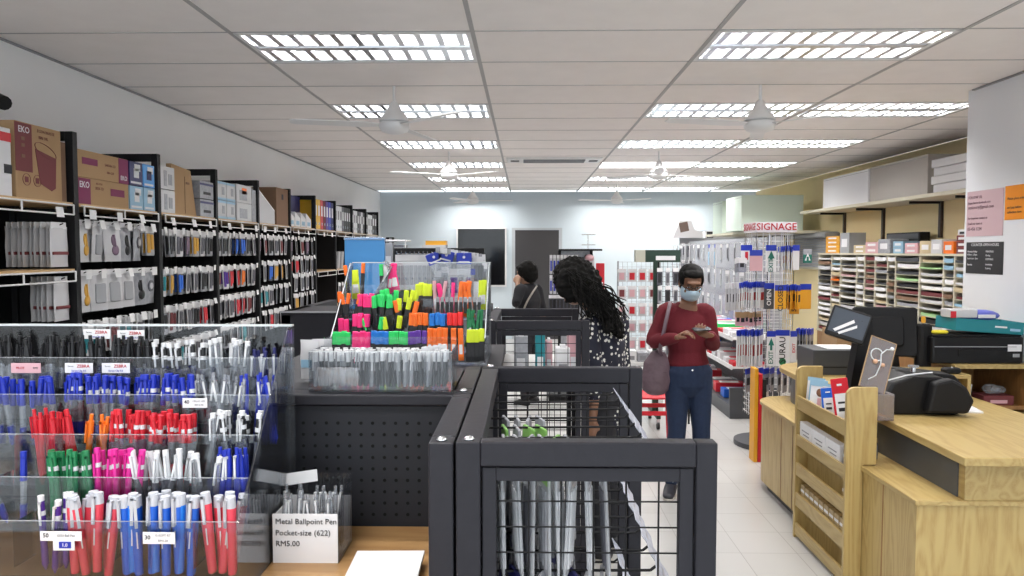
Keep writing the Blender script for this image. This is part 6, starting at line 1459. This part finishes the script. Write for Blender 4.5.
gm.tube([H@Vector((-.008,-.099,.008)),H@Vector((.008,-.099,.008))],.0018,blkP,5); gm.build('glasses',wr)
w0=J['wrR']+(J['elR']-J['wrR'])*.12; ax=(J['elR']-J['wrR']).normalized()
MB().cyl(w0-ax*.006,w0+ax*.006,.034,C('gold bangle',.6,.38,.12,.25),18).build('bangle',wr)
hp=(J['hipL']+J['hipR'])/2; MB().cyl(hp+Vector((0,-.128,.052)),hp+Vector((0,-.115,.052)),.006,chrome,10).build('jeans_button',wr)
ph=J['wrL']+Vector((-.075,-.065,.050))+L1
t=MB().rbox(-.055,.055,-.033,.033,-.004,.004,.008,blk).build('mobile_phone',loc=(0,0,0)); t.location=ph; t.rotation_euler=(R(10),R(-4),R(6)); tag(t,'dark mobile phone held in both hands by the woman in crimson','phone'); MB().rbox(-.051,.051,-.030,.030,.004,.0046,.006,mat('phone glass',(.10,.11,.12),.1)).build('display_panel',t)
# handbag
mauve=mat('mauve grey leather',(.13,.085,.105),.6,noise=.15,nscale=30,bump=.2)
p0=at(656,394,Y1-.05); bt_=MB()
hb0=Vector((p0.x,Y1-.04,at(656,393,Y1).z)); hgt=at(656,352,Y1).z-hb0.z
loft(bt_,[Vector((0,0,.03)),Vector((0,0,.09)),Vector((0.005,0,hgt*.75)),Vector((.02,0,hgt))],[(.085,.05),(.10,.06),(.085,.045),(.05,.02)],mauve,(1,0,0),18)
hbg=thing('handbag','mauve grey shoulder bag hanging at the hip of the woman in crimson','bag',hb0); fuse(bt_,'bag_body',hbg,.006,mauve,4,(.008,.05))
sp=[Vector((.035,-.02,hgt*.95)),q(660,350,-.13)+L1-hb0,q(664,330,-.15)+L1-hb0,q(668,312,-.12)+L1-hb0,q(670,303,-.02)+L1-hb0,q(668,306,.08)+L1-hb0,q(660,345,.12)+L1-hb0,Vector((.0,.02,hgt*.95))]
sp2,_=smooth_chain(sp,[.01]*len(sp)); ms=MB(); loft(ms,sp2,[(.012,.0025)]*len(sp2),mauve,(1,0,0),8); ms.build('strap',hbg)
MB().cyl((.03,-.045,hgt*.62),(.03,-.040,hgt*.62),.008,chrome,12).box(-.05,.06,-.048,-.044,hgt*.55,hgt*.57,mauve).build('flap_clasp',hbg)
# ---- woman with long hair and polka dot blouse
Y2=3.88; L2=Vector((at(605,500,Y2).x,Y2,0))
def q(px,py,dy=0): return at(px,py,Y2+dy)-L2
fc=(-.90,.43,0)
J={'shL':q(588,327,-.14),'shR':q(618,323,.12),'elL':q(594,374,-.15),'elR':q(622,374,.10),'wrL':q(592,418,-.14),'wrR':q(600,415,.12),'hipL':q(602,402,-.07),'hipR':q(613,402,.07),'neck':q(597,311)}
for k,dy in (('L',-.08),('R',.08)):
    J['kn'+k]=Vector((J['hip'+k].x-.02,dy,.44)); J['an'+k]=Vector((J['hip'+k].x,dy,.085)); J['toe'+k]=Vector((J['hip'+k].x-.12,dy+.05,.03))
J['hipL'].z=J['hipR'].z=.83
J['H']=headM(q(573,284),fc,30,0,.95)
J['handL']=((-.2,0,-1),(.3,.9,0),1,(20,25,20)); J['handR']=((-.2,0,-1),(.3,-.9,0),-1,(20,25,20))
polka=dots_mat('navy polka dot cloth',(.008,.009,.022),(.70,.68,.62),42,.33)
pw,H,f_,sd_=person('person','woman with long wavy black hair and navy polka dot blouse at the far mesh gondola',L2,J,fc,skin,
    {'top':polka,'topname':'polka_dot_blouse','leg':C('black trousers',.012,.012,.016,.8),'shoe':blkP,'sole':C('pale sole',.5,.47,.42),'toplow':1.25,'sleeve':.55},1.0,.006)
eyes(pw,H,skin)
hm=MB(); S=lambda c,r,sx,sy,sz: hm.ball((0,0,0),r,hair,20,12,M=H@Matrix.Translation(c)@Matrix.Diagonal((sx,sy,sz,1)))
S((0,.025,.040),.112,.95,1.02,.92); S((0,.06,-.02),.10,1,.95,1.1); S((.06,-.01,-.01),.05,.6,1.3,1.7); S((-.06,-.01,-.01),.05,.6,1.3,1.7)
random.seed(3)
for i in range(34):
    a=random.uniform(0,1); b0=q(570+22*a,272+12*a,random.uniform(-.09,.09)); 
    p1=q(590+12*random.random(),292+10*random.random(),random.uniform(-.14,.06)); p2=q(600+14*random.random(),308+8*random.random(),random.uniform(-.20,.0)); p3=q(606+18*random.random(),322+16*random.random(),random.uniform(-.21,-.08))
    chain(hm,[b0,p1,p2,p3],[.030,.030,.024,.010],hair,(1,0,0),8)
for i in range(10):
    chain(hm,[q(566+random.uniform(-4,8),272,-.09),q(562+random.uniform(-3,12),288,-.12),q(567+random.uniform(-3,16),302,-.13)],[.024,.022,.010],hair,(1,0,0),8)
fuse(hm,'hair',pw,.007,hair,1,(.034,.022))
lo_=MB()
for i in range(90):
    a=random.uniform(0,1); x0=568+30*a; b0=q(x0,270+16*a,-.10-.02*random.random()); e=q(x0+random.uniform(8,30)+6*a,min(336,300+random.uniform(0,36)),random.uniform(-.23,-.12)); pts=[]
    ph_=random.uniform(0,6)
    for k_ in range(10):
        u=k_/9; pts.append(b0.lerp(e,u)+Vector((.012*math.sin(ph_+u*9),-.02-.02*math.sin(u*3.1),.02*math.sin(u*3.1)+.008*math.cos(ph_+u*8))))
    lo_.tube(pts,.0035,hair,4)
lo_.build('loose_hair',pw)
# ---- person in black t-shirt far behind
Y3=7.7; L3=Vector((at(530,380,Y3).x,Y3,0))
def q(px,py,dy=0): return at(px,py,Y3+dy)-L3
fc=(-.8,.6,0)
J={'shL':q(520,290,-.12),'shR':q(537,290,.12),'elL':q(516,304,-.20),'elR':q(543,312,.1),'wrL':q(518,284,-.06),'wrR':q(540,332,.1),'hipL':q(525,330,-.06),'hipR':q(534,330,.06),'neck':q(529,284)}
for k,dy in (('L',-.08),('R',.08)):
    J['kn'+k]=Vector((J['hip'+k].x,dy,.44)); J['an'+k]=Vector((J['hip'+k].x,dy,.085)); J['toe'+k]=Vector((J['hip'+k].x-.10,dy+.08,.03))
J['H']=headM(q(526,274),fc,12,0,1.0); J['handL']=((-.1,.4,.9),(.3,.9,0),1,(30,40,30)); J['handR']=((0,0,-1),(.3,-.9,0),-1,(20,25,20))
bp_,H,f_,sd_=person('person','person in black t-shirt with crossbody strap standing before the dark grey door',L3,J,fc,mat('light brown skin',(.36,.20,.13),.5),
    {'top':C('black cotton',.010,.010,.013,.9),'topname':'black_t_shirt','leg':C('black trousers',.012,.012,.016,.8),'shoe':blkP,'sole':wP,'toplow':1.1,'sleeve':.12},1.0,.009)
eyes(bp_,H,MATS['light brown skin'])
hm=MB(); S=lambda c,r,sx,sy,sz: hm.ball((0,0,0),r,hair,20,12,M=H@Matrix.Translation(c)@Matrix.Diagonal((sx,sy,sz,1)))
S((0,.03,.035),.105,1,1.05,1.0); S((0,.055,-.02),.088,1,.9,1.0); S((0,-.04,.08),.06,1.2,.9,.5)
fuse(hm,'hair',bp_,.009,hair,2,(.015,.03))
sp=[q(537,286,-.08),q(533,292,-.17),q(527,302,-.18),q(521,316,-.14),q(518,322,-.02)]; sp2,_=smooth_chain(sp,[.01]*5); ms=MB(); loft(ms,sp2,[(.010,.004)]*len(sp2),C('grey strap',.30,.27,.24),(1,0,0),8); ms.build('crossbody_strap',bp_)

# ================================================================== labels: where look-alikes stand, by place
bpy.context.view_layer.update()
same={}
for o in bpy.data.objects:
    if o.parent is None and o.get('label'): same.setdefault(o['label'],[]).append(o)
ordw=['leftmost','second from left','third from left','fourth from left','fifth from left','sixth from left','seventh from left','eighth from left','ninth from left','tenth from left','eleventh from left','twelfth from left']
CI=cam.matrix_world.inverted()
for lab,os_ in same.items():
    if 2<=len(os_)<=12 and len(lab.replace(',',' ').split())<=13:
        os_.sort(key=lambda o:(lambda v:v.x/max(.01,-v.z))(CI@o.matrix_world.translation))
        for i,o in enumerate(os_): o['label']=lab+', '+('rightmost' if i==len(os_)-1 else ordw[i])
